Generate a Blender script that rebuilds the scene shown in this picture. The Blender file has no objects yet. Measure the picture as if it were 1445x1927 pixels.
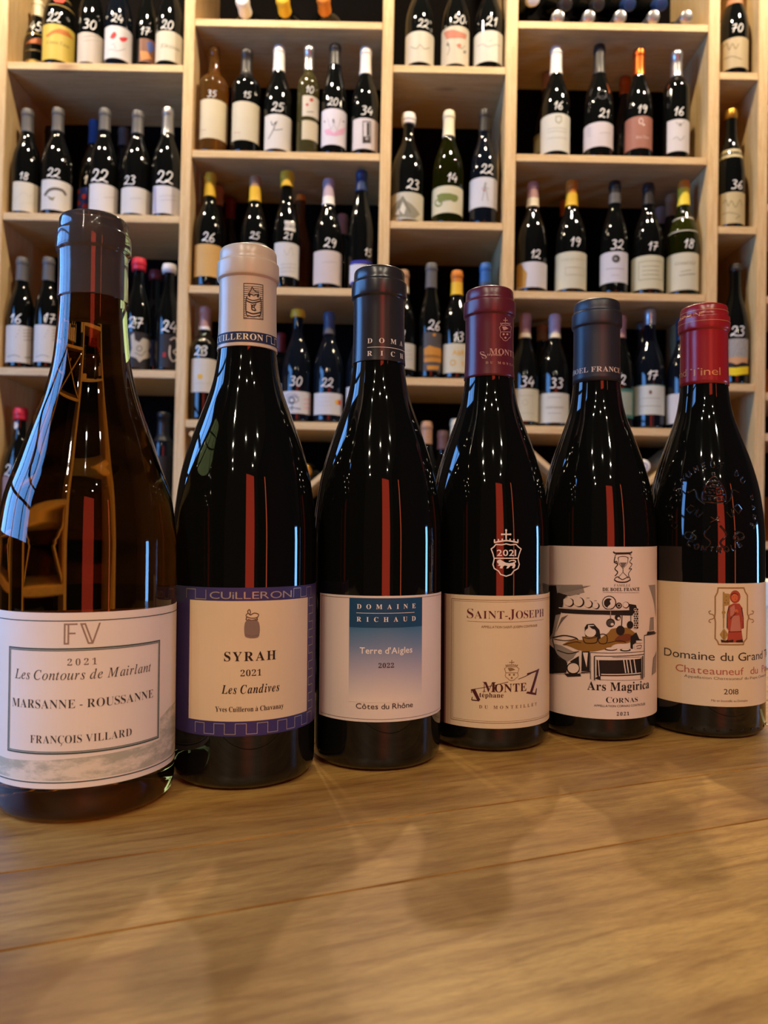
import bpy, bmesh, math, random, copy
from math import sin, cos, pi, radians, degrees, atan2, sqrt, asin
from mathutils import Vector, Matrix
from mathutils.geometry import tessellate_polygon

scene = bpy.context.scene
COL = scene.collection
random.seed(4)

# ------------------------------------------------------------------ camera
PW, PH, F = 1445.0, 1927.0, 1445.0
PITCH, ROLL, HC = radians(1.139), radians(-0.4), 0.1379
_f = Vector((0, cos(PITCH), sin(PITCH)))
_r0 = Vector((1, 0, 0))
_u0 = _r0.cross(_f)
CR = cos(ROLL) * _r0 - sin(ROLL) * _u0
CU = sin(ROLL) * _r0 + cos(ROLL) * _u0
CAM = Vector((0, 0, HC))
cd = bpy.data.cameras.new('camera')
cd.sensor_fit = 'HORIZONTAL'
cd.sensor_width = 36.0
cd.lens = 36.0
cd.clip_start = 0.02
cd.dof.use_dof = True
cd.dof.focus_distance = 0.45
cd.dof.aperture_fstop = 17.0
cam = bpy.data.objects.new('camera', cd)
m = Matrix((CR, CU, -_f)).transposed().to_4x4()
m.translation = CAM
cam.matrix_world = m
COL.objects.link(cam)
scene.camera = cam

# ------------------------------------------------------------------ world, exposure, lamps
w = bpy.data.worlds.new('world')
scene.world = w
w.use_nodes = True
w.node_tree.nodes['Background'].inputs[0].default_value = (1.0, 0.78, 0.6, 1)
w.node_tree.nodes['Background'].inputs[1].default_value = 0.015
vs = scene.view_settings
vs.view_transform = 'Standard'
vs.look = 'None'
vs.exposure = 0.7
vs.gamma = 1.0
vs.use_curve_mapping = False
WARM = (1.0, 0.80, 0.56)
SOFT = (1.0, 0.87, 0.66)


def lamp(name, loc, power, radius=0.025, color=WARM, kind='POINT', aim=28, cone=80):
    l = bpy.data.lights.new(name, kind)
    l.energy = power
    l.color = color
    l.shadow_soft_size = radius
    if kind == 'SPOT':
        l.spot_size = radians(cone)
        l.spot_blend = 0.3
    o = bpy.data.objects.new(name, l)
    o.location = loc
    if kind == 'SPOT':
        o.rotation_euler = (radians(aim), 0, 0)
    COL.objects.link(o)
    return o


# ceiling spots that wash the shelving
for x in (-1.25, -0.45, 0.45, 1.25):
    lamp('ceiling_lamp', (x, 1.5, 2.15), 36.0, 0.03, kind='SPOT', aim=24, cone=112)
# ceiling spots just before the shelving, they shine through the gaps between the front bottles
for x in (0.3, -0.38):
    lamp('ceiling_lamp', (x, 1.75, 1.9), (33.0 if x > 0 else 17.0), 0.018, kind='SPOT', aim=-35, cone=76)
# two rows of ceiling spots behind the viewpoint
for i in range(5):
    lamp('ceiling_lamp', (-0.62 - 0.05 * i, -0.45 - 0.5 * i, 1.75), (4, 11, 18, 6, 6)[i], 0.022, SOFT, kind='SPOT', aim=(25, 37, 45, 50, 50)[i], cone=62)
for i in range(4):
    lamp('ceiling_lamp', (0.95, -0.4 - 0.55 * i, 1.75), (4, 11, 18, 6)[i], 0.022, SOFT, kind='SPOT', aim=(25, 37, 45, 50)[i], cone=62)
lamp('ceiling_lamp', (0.2, -1.3, 1.75), 16.0, 0.022, SOFT, kind='SPOT', aim=42, cone=60)


# ------------------------------------------------------------------ materials
def lin(c):
    return tuple((v / 12.92 if v <= 0.04045 else ((v + 0.055) / 1.055) ** 2.4) for v in c)


def hexc(h):
    return lin(tuple(int(h[i:i + 2], 16) / 255 for i in (0, 2, 4)))


_m = {}


def mat(name, color='808080', rough=0.5, metal=0.0, spec=0.5, trans=0.0, ior=1.5, coat=0.0, noise=None):
    if name in _m:
        return _m[name]
    M = bpy.data.materials.new(name)
    M.use_nodes = True
    nt = M.node_tree
    b = nt.nodes['Principled BSDF']
    c = hexc(color) if isinstance(color, str) else color
    b.inputs['Base Color'].default_value = (*c, 1)
    b.inputs['Roughness'].default_value = rough
    b.inputs['Metallic'].default_value = metal
    b.inputs['Specular IOR Level'].default_value = spec
    b.inputs['Transmission Weight'].default_value = trans
    b.inputs['IOR'].default_value = ior
    b.inputs['Coat Weight'].default_value = coat
    b.inputs['Coat Roughness'].default_value = 0.04
    tc = nt.nodes.new('ShaderNodeTexCoord')
    n = nt.nodes.new('ShaderNodeTexNoise')
    sc, amt = noise or (60.0, 0.05)
    n.inputs['Scale'].default_value = sc
    n.inputs['Detail'].default_value = 4
    nt.links.new(tc.outputs['Object'], n.inputs['Vector'])
    mx = nt.nodes.new('ShaderNodeMix')
    mx.data_type = 'RGBA'
    mx.blend_type = 'MULTIPLY'
    mx.inputs[6].default_value = (*c, 1)
    rp = nt.nodes.new('ShaderNodeMapRange')
    rp.inputs[3].default_value = 1 - amt * 2
    rp.inputs[4].default_value = 1 + amt
    nt.links.new(n.outputs['Fac'], rp.inputs[0])
    cb = nt.nodes.new('ShaderNodeCombineColor')
    for k in range(3):
        nt.links.new(rp.outputs[0], cb.inputs[k])
    mx.inputs[0].default_value = 1
    nt.links.new(cb.outputs[0], mx.inputs[7])
    nt.links.new(mx.outputs[2], b.inputs['Base Color'])
    _m[name] = M
    return M


def ink(h, rough=0.55, metal=0.0):
    return mat('ink_%s_%d' % (h, int(metal * 10)), h, rough, metal, 0.3)


def dim(h, k=0.9):
    return ''.join('%02x' % int(int(h[i:i + 2], 16) * k) for i in (0, 2, 4))


def paper(h):
    return mat('paper_' + h, h, 0.5, 0, 0.35, noise=(30, 0.03))


def foil(h, rough=0.32, metal=0.0):
    return mat('foil_%s_%d_%d' % (h, int(rough * 100), int(metal * 10)), h, rough, metal, 0.5, noise=(90, 0.04))


def wood(name, c1, c2, c3, stretch, rough=0.5, knots=True, coat=0.0, scale=1.0, bump=0.15, fine=0.55):
    """grain runs along the local axis whose stretch is smallest"""
    M = bpy.data.materials.new(name)
    M.use_nodes = True
    nt = M.node_tree
    N, L = nt.nodes, nt.links
    b = N['Principled BSDF']
    b.inputs['Roughness'].default_value = rough
    b.inputs['Coat Weight'].default_value = coat
    b.inputs['Coat Roughness'].default_value = 0.25
    tc = N.new('ShaderNodeTexCoord')
    oi = N.new('ShaderNodeObjectInfo')
    mp = N.new('ShaderNodeMapping')
    mp.inputs['Scale'].default_value = stretch
    ad = N.new('ShaderNodeVectorMath')
    sc = N.new('ShaderNodeVectorMath')
    sc.operation = 'SCALE'
    sc.inputs[3].default_value = 7.0
    cx = N.new('ShaderNodeCombineXYZ')
    for k in range(3):
        L.new(oi.outputs['Random'], cx.inputs[k])
    L.new(cx.outputs[0], sc.inputs[0])
    L.new(tc.outputs['Object'], ad.inputs[0])
    L.new(sc.outputs[0], ad.inputs[1])
    L.new(ad.outputs[0], mp.inputs['Vector'])
    n1 = N.new('ShaderNodeTexNoise')
    n1.inputs['Scale'].default_value = 9 * scale
    n1.inputs['Detail'].default_value = 8
    n1.inputs['Roughness'].default_value = 0.62
    n1.inputs['Distortion'].default_value = 0.6
    L.new(mp.outputs[0], n1.inputs['Vector'])
    n2 = N.new('ShaderNodeTexNoise')
    n2.inputs['Scale'].default_value = 60 * scale
    n2.inputs['Detail'].default_value = 6
    n2.inputs['Roughness'].default_value = 0.7
    L.new(mp.outputs[0], n2.inputs['Vector'])
    r1 = N.new('ShaderNodeValToRGB')
    e = r1.color_ramp.elements
    e[0].position, e[0].color = 0.32, (*hexc(c2), 1)
    e[1].position, e[1].color = 0.6, (*hexc(c1), 1)
    L.new(n1.outputs['Fac'], r1.inputs[0])
    r2 = N.new('ShaderNodeValToRGB')
    e = r2.color_ramp.elements
    e[0].position, e[0].color = 0.25, (0.62, 0.55, 0.48, 1)
    e[1].position, e[1].color = 0.55, (1, 1, 1, 1)
    L.new(n2.outputs['Fac'], r2.inputs[0])
    mx = N.new('ShaderNodeMix')
    mx.data_type = 'RGBA'
    mx.blend_type = 'MULTIPLY'
    mx.inputs[0].default_value = fine
    L.new(r1.outputs[0], mx.inputs[6])
    L.new(r2.outputs[0], mx.inputs[7])
    out = mx.outputs[2]
    if knots:
        v = N.new('ShaderNodeTexVoronoi')
        v.inputs['Scale'].default_value = 4.2
        mp2 = N.new('ShaderNodeMapping')
        mp2.inputs['Scale'].default_value = tuple(0.55 if s == min(stretch) else 1.6 for s in stretch)
        L.new(ad.outputs[0], mp2.inputs['Vector'])
        L.new(mp2.outputs[0], v.inputs['Vector'])
        r3 = N.new('ShaderNodeValToRGB')
        e = r3.color_ramp.elements
        e[0].position, e[0].color = 0.03, (1, 1, 1, 1)
        e[1].position, e[1].color = 0.10, (0, 0, 0, 1)
        L.new(v.outputs['Distance'], r3.inputs[0])
        m2 = N.new('ShaderNodeMix')
        m2.data_type = 'RGBA'
        mu = N.new('ShaderNodeMath')
        mu.operation = 'MULTIPLY'
        mu.inputs[1].default_value = 0.75
        L.new(r3.outputs[0], mu.inputs[0])
        L.new(mu.outputs[0], m2.inputs[0])
        L.new(out, m2.inputs[6])
        m2.inputs[7].default_value = (*hexc(c3), 1)
        out = m2.outputs[2]
    else:
        n3 = N.new('ShaderNodeTexNoise')          # broad darker brown clouds along the boards
        n3.inputs['Scale'].default_value = 3.2
        n3.inputs['Detail'].default_value = 5
        mp3 = N.new('ShaderNodeMapping')
        mp3.inputs['Scale'].default_value = tuple(v * 0.5 + 0.8 for v in stretch)
        L.new(ad.outputs[0], mp3.inputs['Vector'])
        L.new(mp3.outputs[0], n3.inputs['Vector'])
        r3 = N.new('ShaderNodeValToRGB')
        e = r3.color_ramp.elements
        e[0].position, e[0].color = 0.42, (0, 0, 0, 1)
        e[1].position, e[1].color = 0.68, (1, 1, 1, 1)
        L.new(n3.outputs['Fac'], r3.inputs[0])
        m2 = N.new('ShaderNodeMix')
        m2.data_type = 'RGBA'
        mu = N.new('ShaderNodeMath')
        mu.operation = 'MULTIPLY'
        mu.inputs[1].default_value = 0.6
        L.new(r3.outputs[0], mu.inputs[0])
        L.new(mu.outputs[0], m2.inputs[0])
        L.new(out, m2.inputs[6])
        m2.inputs[7].default_value = (*hexc(c3), 1)
        out = m2.outputs[2]
    L.new(out, b.inputs['Base Color'])
    bp = N.new('ShaderNodeBump')
    bp.inputs['Strength'].default_value = bump
    bp.inputs['Distance'].default_value = 0.002
    L.new(n2.outputs['Fac'], bp.inputs['Height'])
    L.new(bp.outputs[0], b.inputs['Normal'])
    return M


def emit(name, color, strength):
    M = bpy.data.materials.new(name)
    M.use_nodes = True
    nt = M.node_tree
    e = nt.nodes.new('ShaderNodeEmission')
    e.inputs[0].default_value = (*color, 1)
    e.inputs[1].default_value = strength
    nt.links.new(e.outputs[0], nt.nodes['Material Output'].inputs[0])
    return M


PINE_V = wood('pine_vertical', 'dfc28e', 'cda972', '8a5c34', (14, 14, 1.0), 0.5)
PINE_H = wood('pine_horizontal', 'dfc28e', 'cda972', '8a5c34', (1.0, 14, 14), 0.5)
OAK = wood('counter_wood', 'c89b52', '9c7036', '764b26', (1.6, 12, 12), 0.36, knots=False, coat=0.25, scale=1.6, fine=0.85)
DARK = mat('dark_wall', '14100e', 0.8)
GLASS = mat('dark_bottle_glass', (0.0035, 0.004, 0.0035), 0.035, 0, 0.55, noise=(20, 0.02))
GLASS2 = mat('blueblack_bottle_glass', (0.004, 0.006, 0.010), 0.04, 0, 0.55, noise=(20, 0.02))
OLIVE = mat('olive_glass', (0.045, 0.055, 0.005), 0.03, 0, 0.5, trans=0.85, ior=1.4)
AMBER = mat('amber_wine_glass', (0.42, 0.19, 0.03), 0.02, 0, 0.5, trans=1.0, ior=1.42)
AMBER_BG = mat('amber_rose_glass', (0.45, 0.20, 0.04), 0.05, 0, 0.5, trans=0.85, ior=1.4)
PALE_BG = mat('pale_straw_glass', (0.30, 0.26, 0.09), 0.05, 0, 0.5, trans=0.85, ior=1.4)
CLEARTOP = mat('clear_flint_glass', (0.75, 0.72, 0.68), 0.03, 0, 0.5, trans=0.9, ior=1.4)
CORK = mat('cork', '6a5748', 0.8, noise=(200, 0.2))
MARKER = mat('white_marker', 'f1efe8', 0.6)


# ------------------------------------------------------------------ object helpers
def tag(o, label=None, cat=None, group=None, kind=None):
    for k, v in (('label', label), ('category', cat), ('group', group), ('kind', kind)):
        if v:
            o[k] = v
    return o


def empty(name, loc=(0, 0, 0), rot=(0, 0, 0)):
    o = bpy.data.objects.new(name, None)
    o.empty_display_size = 0.03
    o.location = loc
    o.rotation_euler = rot
    COL.objects.link(o)
    return o


def obj_from(name, verts, faces, material, parent=None, smooth=False):
    me = bpy.data.meshes.new(name)
    me.from_pydata([tuple(v) for v in verts], [], faces)
    me.materials.append(material)
    if smooth:
        me.polygons.foreach_set('use_smooth', [True] * len(me.polygons))
    me.update()
    o = bpy.data.objects.new(name, me)
    COL.objects.link(o)
    if parent:
        o.parent = parent
    return o


def box(name, lo, hi, material, parent=None, bevel=0.0015, loc=None, rot=None):
    bm = bmesh.new()
    bmesh.ops.create_cube(bm, size=1)
    for v in bm.verts:
        for k in range(3):
            v.co[k] = lo[k] if v.co[k] < 0 else hi[k]
    if bevel:
        bmesh.ops.bevel(bm, geom=bm.edges[:], offset=bevel, segments=2, affect='EDGES')
    me = bpy.data.meshes.new(name)
    bm.to_mesh(me)
    bm.free()
    me.materials.append(material)
    o = bpy.data.objects.new(name, me)
    COL.objects.link(o)
    if parent:
        o.parent = parent
    if loc:
        o.location = loc
    if rot:
        o.rotation_euler = rot
    return o


def lathe(name, prof, material, parent, seg=48, close_bottom=False, close_top=False):
    vs_, fs = [], []
    for (z, r) in prof:
        for k in range(seg):
            a = 2 * pi * k / seg
            vs_.append((r * sin(a), -r * cos(a), z))
    n = len(prof)
    for i in range(n - 1):
        for k in range(seg):
            a, b_ = i * seg + k, i * seg + (k + 1) % seg
            fs.append((a, b_, b_ + seg, a + seg))
    if close_bottom:
        fs.append(tuple(reversed(range(seg))))
    if close_top:
        fs.append(tuple(range((n - 1) * seg, n * seg)))
    o = obj_from(name, vs_, fs, material, parent, True)
    return o


# ------------------------------------------------------------------ flat print (letters and drawings) wrapped on bottles
_glyph = {}
SB = {'serif': (0x1d400, 0x1d41a, 0x1d7ce), 'roman': (0x1d400, 0x1d41a, 0x1d7ce), 'ital': (0x1d434, 0x1d44e, 0x1d7ce),
      'bital': (0x1d468, 0x1d482, 0x1d7ce), 'open': (0x1d538, 0x1d552, 0x1d7d8)}


def glyph(ch, style):
    key = (ch, style)
    if key in _glyph:
        return _glyph[key]
    acc = {'Ç': ('C', 'ced'), 'à': ('a', 'gr'), 'é': ('e', 'ac')}
    extra = None
    c = ch
    if style in SB:
        if ch in acc:
            c, extra = acc[ch]
        b = SB[style]
        if 'A' <= c <= 'Z':
            c = chr(b[0] + ord(c) - 65)
        elif 'a' <= c <= 'z':
            c = chr(0x210e) if (style == 'ital' and c == 'h') else chr(b[1] + ord(c) - 97)
        elif c.isdigit():
            c = chr(b[2] + int(c))
    cu = bpy.data.curves.new('glyph', 'FONT')
    cu.body = c
    cu.resolution_u = 3
    if style == 'roman':
        cu.offset = -0.011
    elif style == 'bold':
        cu.offset = 0.014
    elif style == 'thin':
        cu.offset = -0.004
    o = bpy.data.objects.new('glyph', cu)
    me = bpy.data.meshes.new_from_object(o)
    vv = [(v.co.x, v.co.y) for v in me.vertices]
    ff = [tuple(p.vertices) for p in me.polygons]
    bpy.data.objects.remove(o)
    bpy.data.curves.remove(cu)
    bpy.data.meshes.remove(me)
    if vv:
        x0 = min(v[0] for v in vv)
        wd = max(v[0] for v in vv) - x0
        vv = [(x - x0, y) for x, y in vv]
        n = len(vv)
        if extra == 'ced':
            vv += [(wd * .55, 0), (wd * .65, 0), (wd * .72, -.12), (wd * .5, -.22), (wd * .45, -.19), (wd * .6, -.12)]
            ff += [(n, n + 1, n + 2, n + 5), (n + 5, n + 2, n + 3, n + 4)]
        elif extra == 'gr':
            vv += [(wd * .25, .68), (wd * .45, .68), (wd * .6, .52), (wd * .52, .52)]
            ff += [(n, n + 3, n + 2, n + 1)]
        elif extra == 'ac':
            vv += [(wd * .6, .68), (wd * .82, .68), (wd * .5, .52), (wd * .42, .52)]
            ff += [(n, n + 3, n + 2, n + 1)]
    else:
        wd = 0.0
    _glyph[key] = (vv, ff, wd)
    return _glyph[key]


def catmull(pts, n=5):
    if len(pts) < 3:
        return list(pts)
    P = [pts[0]] + list(pts) + [pts[-1]]
    out = []
    for i in range(1, len(P) - 2):
        p0, p1, p2, p3 = P[i - 1:i + 3]
        for k in range(n):
            t = k / n
            out.append(tuple(0.5 * ((2 * p1[j]) + (-p0[j] + p2[j]) * t + (2 * p0[j] - 5 * p1[j] + 4 * p2[j] - p3[j]) * t * t
                                    + (-p0[j] + 3 * p1[j] - 3 * p2[j] + p3[j]) * t ** 3) for j in range(2)))
    out.append(tuple(pts[-1]))
    return out


# handwritten marker figures, unit box 0.6 x 1
DIG = {
    '0': [[(.3, 1), (.05, .6), (.1, .1), (.35, 0), (.55, .4), (.5, .85), (.25, 1)]],
    '1': [[(.1, .6), (.24, .8), (.38, 1)], [(.38, 1), (.34, .5), (.28, 0)]],
    '2': [[(.05, .72), (.2, 1), (.5, .9), (.42, .5), (.15, .15), (.0, .08), (.12, .24), (.35, .1), (.68, .0)]],
    '3': [[(.05, .95), (.35, 1), (.5, .8), (.25, .58), (.5, .4), (.42, .05), (.0, .05)]],
    '4': [[(.28, 1), (.02, .38), (.62, .42)], [(.48, .7), (.42, 0)]],
    '5': [[(.6, 1), (.2, .97)], [(.2, .97), (.12, .6), (.42, .6), (.52, .28), (.25, .0), (.0, .1)]],
    '6': [[(.5, 1), (.15, .6), (.05, .2), (.3, 0), (.52, .2), (.35, .45), (.1, .3)]],
    '7': [[(.05, .9), (.5, .98)], [(.5, .98), (.3, .4), (.2, 0)], [(.05, .48), (.6, .52)]],
    '8': [[(.5, .85), (.2, .95), (.15, .65), (.45, .4), (.35, .02), (.05, .15), (.2, .5), (.48, .7), (.5, .85)]],
    '9': [[(.5, .8), (.25, .98), (.08, .7), (.3, .5), (.5, .75)], [(.52, .9), (.5, .4), (.3, 0)]],
}
STICK = {
    'C': [[(1, .85), (.5, 1), (0, .6), (.1, .15), (.6, 0), (1, .15)]], 'H': [[(0, 0), (0, 1)], [(.9, 0), (.9, 1)], [(0, .5), (.9, .5)]],
    'A': [[(0, 0), (.5, 1), (1, 0)], [(.2, .4), (.8, .4)]], 'T': [[(0, 1), (1, 1)], [(.5, 1), (.5, 0)]],
    'E': [[(.9, 1), (0, 1)], [(0, 1), (0, 0)], [(0, 0), (.9, 0)], [(0, .5), (.7, .5)]],
    'U': [[(0, 1), (0, .3), (.4, 0), (.85, .3), (.85, 1)]], 'N': [[(0, 0), (0, 1)], [(0, 1), (.9, 0)], [(.9, 0), (.9, 1)]],
    'F': [[(0, 0), (0, 1)], [(0, 1), (.9, 1)], [(0, .5), (.7, .5)]], 'D': [[(0, 0), (0, 1), (.7, .85), (.9, .5), (.6, .1), (0, 0)]],
    'P': [[(0, 0), (0, 1)], [(0, 1), (.8, .9), (.8, .55), (0, .45)]],
    'O': [[(.5, 1), (0, .5), (.5, 0), (1, .5), (.5, 1)]], 'L': [[(0, 1), (0, 0)], [(0, 0), (.8, 0)]],
    'R': [[(0, 0), (0, 1)], [(0, 1), (.8, .9), (.8, .55), (0, .45)], [(.3, .45), (.9, 0)]],
}


class Bottle:
    """a bottle root with its profile; P() finds where a sight line meets the glass, as (u, v) = (arc length, height)"""

    def __init__(s, root, prof, mw, seg=48):
        s.root, s.prof, s.seg = root, prof, seg
        s.outer = [(z, r) for z, r in prof]
        s.R = max(r for z, r in prof)
        s.inv = mw.inverted()
        s.o = s.inv @ CAM
        s.rot = s.inv.to_3x3()
        s.step = radians(2.5 if seg > 64 else 6)
        s.lay = 0.00012 if seg > 64 else 0.00035

    def r(s, z):
        p = s.outer
        if z <= p[0][0]:
            return p[0][1]
        for (z0, r0), (z1, r1) in zip(p, p[1:]):
            if z0 <= z <= z1:
                return r0 + (r1 - r0) * (z - z0) / max(z1 - z0, 1e-9)
        return p[-1][1]

    def P(s, x, y, rad=None):
        d = s.rot @ (_f + CR * ((x - PW / 2) / F) - CU * ((y - PH / 2) / F))
        o = s.o
        r = rad or s.R
        a = d.x * d.x + d.y * d.y
        for _ in range(1 if rad else 6):
            b = o.x * d.x + o.y * d.y
            c = o.x * o.x + o.y * o.y - r * r
            D = b * b - a * c
            t = (-b - sqrt(D)) / a if D > 0 else -b / a
            p = o + d * t
            if not rad:
                r = max(0.5 * r + 0.5 * s.r(p.z), 0.004)
        return (atan2(p.x, -p.y) * s.R, p.z)

    def wrap(s, u, v, layer):
        r = s.r(v) + 0.0002 + layer * s.lay
        a = u / s.R
        return (r * sin(a), -r * cos(a), v)


def neck_view(b):
    n = copy.copy(b)
    n.R = b.r(b.prof[-1][0] * .9)
    return n


class Ink:
    """collects flat shapes of one colour and wraps them on the bottle as one print"""

    def __init__(s, bot, layer=1):
        s.b, s.layer, s.v, s.f = bot, layer, [], []

    def add(s, vv, ff):
        n = len(s.v)
        s.v += vv
        s.f += [tuple(i + n for i in f) for f in ff]

    def rect(s, u0, v0, u1, v1):
        n = max(1, int(abs(u1 - u0) / (s.b.R * s.b.step)) + 1)
        vv = [(u0 + (u1 - u0) * i / n, v) for i in range(n + 1) for v in (v0, v1)]
        s.add(vv, [(2 * i, 2 * i + 2, 2 * i + 3, 2 * i + 1) for i in range(n)])

    def stroke_uv(s, pts, w, closed=False):
        pts = [Vector((p[0], p[1])) for p in pts]
        if closed:
            pts.append(pts[0].copy())
        q = [pts[0]]
        mx = s.b.R * s.b.step * 1.5
        for p in pts[1:]:
            k = int((p - q[-1]).length / mx) + 1
            a = q[-1].copy()
            for i in range(1, k + 1):
                q.append(a + (p - a) * i / k)
        q = [p for i, p in enumerate(q) if i == 0 or (p - q[i - 1]).length > 1e-6]
        if len(q) < 2:
            return
        vv = []
        for i, p in enumerate(q):
            if closed and i in (0, len(q) - 1):
                t0, t1 = (q[-1] - q[-2]).normalized(), (q[1] - q[0]).normalized()
            else:
                t0 = (q[i] - q[i - 1]).normalized() if i else (q[1] - q[0]).normalized()
                t1 = (q[i + 1] - q[i]).normalized() if i < len(q) - 1 else t0
            t = t0 + t1
            t = t.normalized() if t.length > 0.2 else t1
            n = Vector((-t.y, t.x))
            k = w / 2 / max(0.5, n.dot(Vector((-t1.y, t1.x))))
            vv += [tuple(p + n * k), tuple(p - n * k)]
        s.add(vv, [(2 * i + 1, 2 * i + 3, 2 * i + 2, 2 * i) for i in range(len(q) - 1)])

    # the next ones take photograph pixels on the bottle
    def px(s, pts):
        return [s.b.P(*p) for p in pts]

    def wpx(s, p, w):
        a, b = s.b.P(p[0], p[1] - w / 2), s.b.P(p[0], p[1] + w / 2)
        return abs(a[1] - b[1])

    def line(s, pts, w, smooth=False, closed=False):
        if smooth:
            pts = catmull(list(pts) + ([pts[0]] if closed else []), 4)
            closed = False
        s.stroke_uv(s.px(pts), s.wpx(pts[0], w), closed)

    def poly(s, pts, smooth=False):
        if smooth:
            pts = catmull(list(pts) + [pts[0]], 4)[:-1]
        uv = s.px(pts)
        s.poly_uv(uv)

    def poly_uv(s, uv):
        tr = tessellate_polygon([[Vector((a, b, 0)) for a, b in uv]])
        bm = bmesh.new()
        bv = [bm.verts.new((a, b, 0)) for a, b in uv]
        for t in tr:
            try:
                bm.faces.new([bv[i] for i in t])
            except ValueError:
                pass
        us = [a for a, b in uv]
        st = s.b.R * s.b.step
        u = min(us) + st
        while u < max(us):
            bmesh.ops.bisect_plane(bm, geom=bm.verts[:] + bm.edges[:] + bm.faces[:], plane_co=(u, 0, 0), plane_no=(1, 0, 0))
            u += st
        bm.normal_update()
        for f in bm.faces:
            if f.normal.z < 0:
                f.normal_flip()
        bm.verts.index_update()
        s.add([(v.co.x, v.co.y) for v in bm.verts], [tuple(v.index for v in f.verts) for f in bm.faces])
        bm.free()

    def disc(s, x, y, r, ry=None, n=14):
        s.poly([(x + r * cos(2 * pi * k / n), y + (ry or r) * sin(2 * pi * k / n)) for k in range(n)])

    def ring(s, x, y, r, w, ry=None, n=16):
        s.line([(x + r * cos(2 * pi * k / n), y + (ry or r) * sin(2 * pi * k / n)) for k in range(n)], w, closed=True)

    def text(s, body, style, base, cap, x0=None, x1=None, deg=None, track=True, shear=0.0, capscale=1.0):
        """base = (x, y) of the baseline at mid text, cap = capital height in pixels"""
        v0 = s.b.P(*base)[1]
        h = s.b.P(base[0], base[1] - cap)[1] - v0
        if deg:
            u0, u1 = radians(deg[0]) * s.b.R, radians(deg[1]) * s.b.R
        else:
            u0, u1 = s.b.P(x0, base[1])[0], s.b.P(x1, base[1])[0]
        k = h / 0.69
        items, x = [], 0.0
        for i, c in enumerate(body):
            if c == ' ':
                x += 0.28
                continue
            vv, ff, wd = glyph(c, style)
            sc_ = capscale if (capscale != 1.0 and (i == 0 or body[i - 1] in ' -')) else 1.0
            items.append((x, vv, ff, sc_))
            x += wd * sc_ + 0.075
        x -= 0.075
        tot = x * k
        kx = 1.0
        gap = 0.0
        if tot > 0 and len(body) > 1:
            if track and (u1 - u0) > tot:
                gap = ((u1 - u0) - tot) / (len(body) - 1)
            else:
                kx = (u1 - u0) / tot
        idx = [i for i, c in enumerate(body) if c != ' ']
        for (x, vv, ff, sc_), i in zip(items, idx):
            s.add([(u0 + kx * k * (x + (a + shear * b) * sc_) + gap * i, v0 + b * k * sc_) for a, b in vv], ff)

    def price(s, body, x, y, size, w=None):
        """handwritten figures centred on the pixel (x, y)"""
        c = s.b.P(x, y)
        h = abs(s.b.P(x, y - size / 2)[1] - s.b.P(x, y + size / 2)[1])
        n = len(body)
        pitch = h * 0.72
        u = c[0] - (pitch * n - h * 0.12) / 2
        for ch in body:
            for st in DIG[ch]:
                pts = catmull(st, 4) if len(st) > 2 else st
                s.stroke_uv([(u + p[0] * h + 0.12 * h * p[1], c[1] - h / 2 + p[1] * h) for p in pts], w or h * 0.105)
            u += pitch * (0.8 if ch == '1' else 1)

    def build(s, name, material, parent):
        if not s.v:
            return None
        vs_ = [s.b.wrap(u, v, s.layer) for u, v in s.v]
        return obj_from(name, vs_, s.f, material, parent)


def patch(b, name, a0, a1, v0, v1, material, parent, layer=0, rows=1, thick=0.0003):
    """paper label: outer sheet with its cut edges"""
    n = max(4, int((a1 - a0) / b.step))
    vs_, fs = [], []
    for j in range(rows + 1):
        v = v0 + (v1 - v0) * j / rows
        for i in range(n + 1):
            vs_.append(b.wrap((a0 + (a1 - a0) * i / n) * b.R, v, layer))
    W_ = n + 1
    for j in range(rows):
        for i in range(n):
            fs.append((j * W_ + i, j * W_ + i + 1, (j + 1) * W_ + i + 1, (j + 1) * W_ + i))
    # edges down to the glass
    def rim(ids):
        base = len(vs_)
        for k in ids:
            x, y, z = vs_[k]
            q = (sqrt(x * x + y * y) - thick) / sqrt(x * x + y * y)
            vs_.append((x * q, y * q, z))
        for i in range(len(ids) - 1):
            fs.append((ids[i], base + i, base + i + 1, ids[i + 1]))
    rim(list(range(W_)))
    rim(list(range(rows * W_ + n, rows * W_ - 1, -1)))
    rim([j * W_ for j in range(rows, -1, -1)])
    rim([j * W_ + n for j in range(rows + 1)])
    return obj_from(name, vs_, fs, material, parent, False)


def label_px(b, x0, x1, y0, y1, material, name='label', parent=None, layer=0, wrap=3.0, deg=None, rows=1):
    """x0/x1 in pixels; an edge on the silhouette wraps round the side"""
    ym = (y0 + y1) / 2
    if deg:
        a0, a1 = radians(deg[0]), radians(deg[1])
    else:
        a0 = b.P(x0, ym)[0] / b.R
        a1 = b.P(x1, ym)[0] / b.R
        if a0 < radians(-68):
            a0 = radians(-105)
        if a1 > radians(68):
            a1 = radians(105)
    xm = (x0 + x1) / 2
    if deg:
        q = (b.inv.inverted() @ Vector((0, -b.R, b.P(PW / 2, ym)[1] * 0 + 0.06))) - CAM
        xm = PW / 2 + F * q.dot(CR) / q.dot(_f)
    vt, vb = b.P(xm, y0)[1], b.P(xm, y1)[1]
    vb = max(vb, 0.004)
    return patch(b, name, a0, a1, vb, vt, material, parent or b.root, layer, rows)


# ------------------------------------------------------------------ room
def structure(o):
    o['kind'] = 'structure'
    return o


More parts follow.
